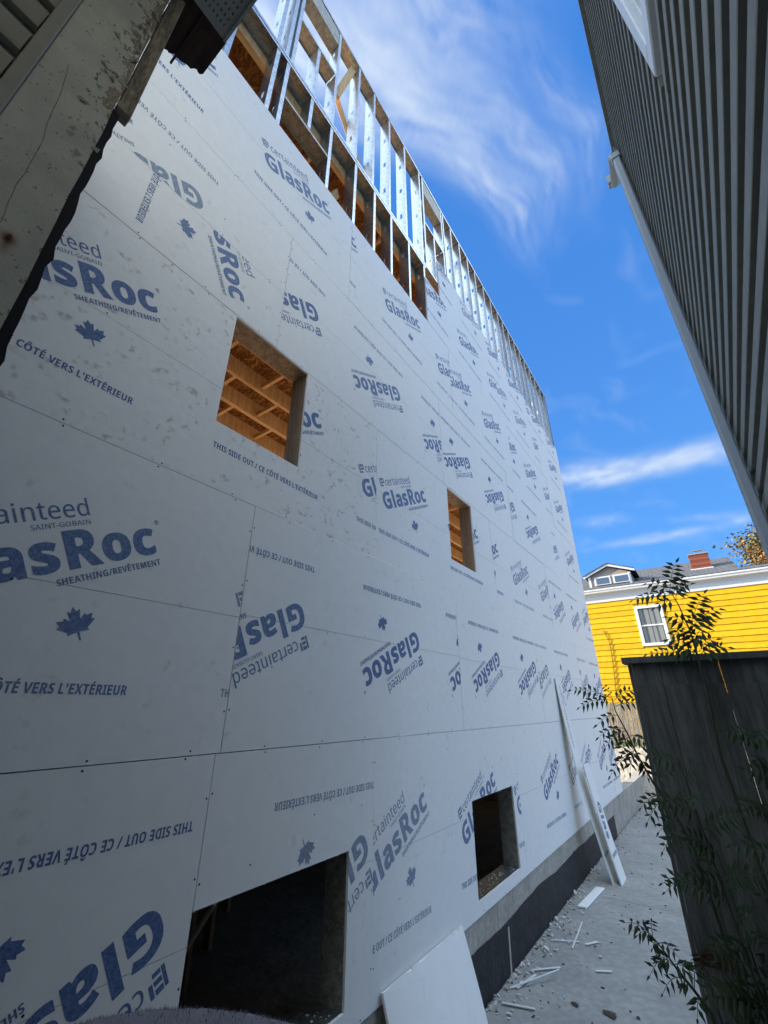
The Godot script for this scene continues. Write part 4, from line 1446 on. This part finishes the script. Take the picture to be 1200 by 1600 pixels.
	rf.obox(V(x0, 6.38, S + 6.0), Vector3(12.9, 0, 0), Vector3(0, 0.05, 0), Vector3(0, -1.5, -4.0))
	rf.obox(V(3.9, 5.3, S + 3.4), Vector3(0.06, 0, 0), Vector3(0, 0.05, 0), Vector3(0, 1.07, -2.6))
	var ro := obj("roof", rf, M.roof, b)
	# chimney of single bricks on a mortar core
	var ch := MB.new()
	var cx := 2.43
	var cs := 22.9
	ch.obox(V(cx + 0.01, 5.0, cs + 0.01), Vector3(0.71, 0, 0), Vector3(0, 1.20, 0), Vector3(0, 0, -0.5))
	var cho := obj("chimney", ch, M.mortar, ro)
	for r in 8:
		for c in 4:
			var xb := cx + c * 0.183 + (0.0 if r % 2 else -0.09)
			var xa := maxf(xb, cx)
			var xe := minf(xb + 0.173, cx + 0.73)
			if c == 3 and r % 2 == 0: xe = cx + 0.73
			var mb := MB.new()
			mb.bbox(V(xa, 5.585 + r * 0.078, cs), Vector3(xe - xa, 0, 0), Vector3(0, 0.066, 0), Vector3(0, 0, -0.09), 0.004)
			var bo := obj("brick", mb, M.brick[(r * 5 + c * 3) % 3], b)
	var fls := MB.new()
	fls.obox(V(cx - 0.05, 5.45, cs - 0.03), Vector3(0.83, 0, 0), Vector3(0, 0.12, 0), Vector3(0, 0, -0.1))
	obj("flashing", fls, M.white, b)
	var cp := MB.new()
	cp.obox(V(cx - 0.02, 6.212, cs - 0.02), Vector3(0.77, 0, 0), Vector3(0, 0.05, 0), Vector3(0, 0, -0.56))
	for q in [0.25, 0.5]:
		cp.obox(V(cx + q, 6.264, cs + 0.2), Vector3(0.02, 0, 0), Vector3(0, 0.16, 0), Vector3(0, 0, -0.02))
	cp.obox(V(cx + 0.22, 6.426, cs + 0.15), Vector3(0.34, 0, 0), Vector3(0, 0.025, 0), Vector3(0, 0, -0.2))
	obj("chimney_cap", cp, M.mortar, ro)
	# dormer
	var dm := Node3D.new()
	dm.name = "dormer"
	b.add_child(dm)
	var ds := 21.4
	var body := MB.new()
	body.sweep([Vector2(-1.60, 4.95), Vector2(0.14, 4.95), Vector2(0.14, 5.50), Vector2(-0.72, 5.86), Vector2(-1.60, 5.50)], V(0, 0, ds), Vector3(1, 0, 0), Vector3.UP, Vector3(0, 0, -2.6))
	obj("dormer_wall", body, M.taupe, dm)
	for e in [[-1.80, 5.42, 1.08, 0.46], [-0.718, 5.88, 1.06, -0.40]]:
		var mb := MB.new()
		mb.obox(V(e[0], e[1], ds - 0.14), Vector3(e[2], e[3], 0), Vector3(0, 0.10, 0), Vector3(0, 0, -0.05))
		obj("rake_board", mb, M.white, dm)
		var rm := MB.new()
		rm.obox(V(e[0], e[1] + 0.103, ds - 0.17), Vector3(e[2], e[3], 0), Vector3(0, 0.04, 0), Vector3(0, 0, -2.8))
		obj("dormer_roof", rm, M.roof, dm)
	for e in [-1.30, -0.52]:
		var mb := MB.new()
		mb.bbox(V(e - 0.07, 5.06, ds - 0.001), Vector3(0.68, 0, 0), Vector3(0, 0.38, 0), Vector3(0, 0, 0.05), 0.005)
		obj("window_frame", mb, M.white, dm)
		var pn := MB.new()
		pn.obox(V(e, 5.10, ds - 0.052), Vector3(0.54, 0, 0), Vector3(0, 0.28, 0), Vector3(0, 0, 0.006))
		obj("window_pane", pn, plain(Color(0.35, 0.42, 0.5), 0.05), dm)
	for e in [-1.60, 0.06]:
		var mb := MB.new()
		mb.obox(V(e - 0.02, 4.95, ds - 0.002), Vector3(0.1, 0, 0), Vector3(0, 0.54, 0), Vector3(0, 0, 0.03))
		obj("dormer_corner_board", mb, M.white, dm)

func grey_fence() -> void:
	var f := thing("weathered_fence", "weathered grey picket-board fence in front of the yellow house", "fence")
	var x := -4.2
	while x < 4.0:
		var mb := MB.new()
		var w := rng.randf_range(0.085, 0.10)
		mb.bbox(V(x, -1.05, 16.0 + rng.randf_range(0, 0.012)), Vector3(w, 0, 0), Vector3(rng.randf_range(-0.008, 0.008), 1.14 + rng.randf_range(-0.03, 0.02), 0), Vector3(0, 0, -0.018), 0.003)
		obj("fence_board", mb, M.oldfence, f)
		x += w + rng.randf_range(0.002, 0.006)
	for h in [-0.85, -0.08]:
		var rl := MB.new()
		rl.bbox(V(-4.25, h, 16.04), Vector3(8.3, 0, 0), Vector3(0, 0.09, 0), Vector3(0, 0, -0.04), 0.004)
		obj("fence_rail", rl, M.oldfence, f)

func autumn_tree() -> void:
	var t := thing("maple_tree", "maple tree turning orange behind the yellow house", "tree")
	var base := V(10.5, -1.2, 31.0)
	var tr := MB.new()
	tr.tube([base, base + Vector3(0.1, 3, 0), base + Vector3(0, 6, 0.2), base + Vector3(0.2, 9.5, 0)], [0.32, 0.26, 0.2, 0.08], 8)
	var tips := []
	for k in 15:
		var a := TAU * k / 15.0 + rng.randf() * 0.4
		var h0 := rng.randf_range(4.5, 8.5)
		var l := rng.randf_range(2.6, 4.6)
		var p := base + Vector3(0.05, h0, 0)
		var q := p + Vector3(cos(a) * l, rng.randf_range(0.6, 3.0), sin(a) * l)
		tr.tube([p, p.lerp(q, 0.5) + Vector3(0, 0.3, 0), q], [0.09, 0.05, 0.02], 5)
		tips.append(q)
		tips.append(p.lerp(q, 0.62))
	obj("trunk", tr, M.bark, t)
	var cr := MB.new()
	cr.use_c = true
	for q in tips:
		for c in 9:
			var cc: Vector3 = q + Vector3(rng.randfn() * 0.7, rng.randfn() * 0.5, rng.randfn() * 0.7)
			var hue := rng.randf()
			for k in 150:
				var p := cc + Vector3(rng.randfn() * 0.42, rng.randfn() * 0.30, rng.randfn() * 0.42)
				var g := Color(0.07, 0.10, 0.025).lerp(Color(0.30, 0.13, 0.03), clampf(hue * 1.1 - 0.25 + rng.randf_range(-0.2, 0.2), 0, 1))
				cr.col = g
				var bs := Basis.from_euler(Vector3(rng.randf() * TAU, rng.randf() * TAU, rng.randf() * TAU))
				var sz := rng.randf_range(0.05, 0.095)
				cr.tri(p - bs.x * sz, p + bs.x * sz, p + bs.y * sz * 1.3, bs.z)
				cr.tri(p - bs.x * sz, p + bs.x * sz, p - bs.y * sz * 0.8, (bs.z + bs.y * 0.3).normalized())
	obj("crown", cr, M.tree, t)

func ground() -> void:
	var g := MB.new()
	g.quad(V(-90, -2.03, -60), V(90, -2.03, -60), V(90, -2.03, 12.6), V(-90, -2.03, 12.6), Vector3.UP)
	g.quad(V(-90, -2.03, 12.6), V(90, -2.03, 12.6), V(90, -1.06, 15.2), V(-90, -1.06, 15.2), Vector3.UP)
	g.quad(V(-90, -1.06, 15.2), V(90, -1.06, 15.2), V(90, -1.06, 160), V(-90, -1.06, 160), Vector3.UP)
	struct("ground", g, M.soil)
	var p := MB.new()
	var cuts := [-8.0, -4.5, -1.2, 2.4, 6.6, 9.7, 12.5]
	for i in cuts.size() - 1:
		p.bbox(V(0.0, -2.12, cuts[i] + 0.003), Vector3(2.28, 0, 0), Vector3(0, 0.12 + rng.randf_range(-0.001, 0.001), 0), Vector3(0, 0, -(cuts[i + 1] - cuts[i] - 0.006)), 0.004)
	struct("concrete_path", p, M.concrete)
	# weeds by the far fence
	var w := MB.new()
	for k in 500:
		var x := rng.randf_range(-3.5, 2.5)
		var s := rng.randf_range(15.2, 15.95)
		var b := V(x, -1.06, s)
		var hgt := rng.randf_range(0.05, 0.22)
		var a := rng.randf() * TAU
		var d := Vector3(cos(a), 0, sin(a))
		w.tri(b - d * 0.02, b + d * 0.02, b + Vector3(rng.randfn() * 0.05, hgt, rng.randfn() * 0.05), Vector3(-d.z, 0, d.x))
	tag(obj("weeds", w, M.grass), "patchy green weeds at the foot of the weathered grey fence", "weeds", "", "stuff")

func sleeve() -> void:
	var s := thing("fleece_sleeve", "fuzzy grey fleece sleeve in front of the low window beside the ragged offcut", "sleeve")
	# a forearm in fleece reaching across below eye level
	var f := Vector3(-0.53027, 0.41519, -0.73921)
	var r := Vector3(0.81316, 0.0023, -0.58203)
	var u := Vector3(0.23995, 0.90973, 0.33884)
	var eye := Vector3(1.9, EYE, 0)
	var pts := []
	var rad := []
	for i in 13:
		var t := float(i) / 12.0
		var px := lerpf(-260.0, 640.0, t)
		var sag := pow((t - 0.55) * 2.0, 2.0)
		var py := 1824.0 + sag * 130.0
		var a := (px - 600.0) / 662.77
		var c := (800.0 - py) / 662.77
		pts.append(eye + (f + r * a + u * c) * 0.27)
		rad.append(0.066 - 0.012 * sag)
	var mb := MB.new()
	mb.tube(pts, rad, 40)
	obj("cloth", mb, M.fleece, s)
	var fz := MB.new()
	for k in 26000:
		var t := rng.randf() * 11.98
		var i := int(t)
		var c: Vector3 = pts[i].lerp(pts[i + 1], t - i)
		var rr: float = lerpf(rad[i], rad[i + 1], t - i)
		var d := (pts[i + 1] - pts[i]) as Vector3
		d = d.normalized()
		var an := rng.randf_range(-1.6, 1.6)
		var up := (u - d * u.dot(d)).normalized()
		var w := d.cross(up)
		var n := up * cos(an) + w * sin(an)
		var p := c + n * (rr - 0.001)
		var q := p + (n + Vector3(rng.randfn(), rng.randfn(), rng.randfn()) * 0.7).normalized() * rng.randf_range(0.0015, 0.0042)
		var sd := d * 0.00022
		fz.tri(p - sd, p + sd, q, n)
	var fo := obj("fleece_pile", fz, M.fleece, s)
	fo.set_meta("kind", "stuff")

func _ready() -> void:
	rng.seed = 20240917
	# camera
	var cam := Camera3D.new()
	cam.name = "camera"
	add_child(cam)
	var f := Vector3(-0.53027, 0.41519, -0.73921)
	var r := Vector3(0.81316, 0.0023, -0.58203)
	cam.transform = Transform3D(Basis(r, r.cross(f).normalized(), -f).orthonormalized(), Vector3(1.9, EYE, 0))
	cam.fov = rad_to_deg(2.0 * atan(800.0 / 662.77))
	cam.near = 0.02
	cam.far = 500.0
	cam.current = true
	# sky, exposure, sun
	var env := Environment.new()
	env.background_mode = Environment.BG_SKY
	env.sky = make_sky()
	env.tonemap_mode = Environment.TONE_MAPPER_LINEAR
	env.tonemap_exposure = 3.3
	env.sdfgi_enabled = true
	env.ssao_enabled = true
	env.ssil_enabled = true
	var we := WorldEnvironment.new()
	we.name = "world_environment"
	we.environment = env
	add_child(we)
	var sun := DirectionalLight3D.new()
	sun.name = "sun"
	sun.light_energy = 1.02
	sun.light_color = Color(1.0, 0.95, 0.87)
	sun.light_angular_distance = 0.5
	sun.shadow_enabled = true
	add_child(sun)
	sun.look_at_from_position(Vector3.ZERO, -Vector3(-0.90, 0.335, 0.245), Vector3.UP)
	make_materials()
	ground()
	new_building()
	old_house()
	right_house()
	yellow_house()
	dark_fence()
	grey_fence()
	autumn_tree()
	plants()
	loose_things()
	sleeve()
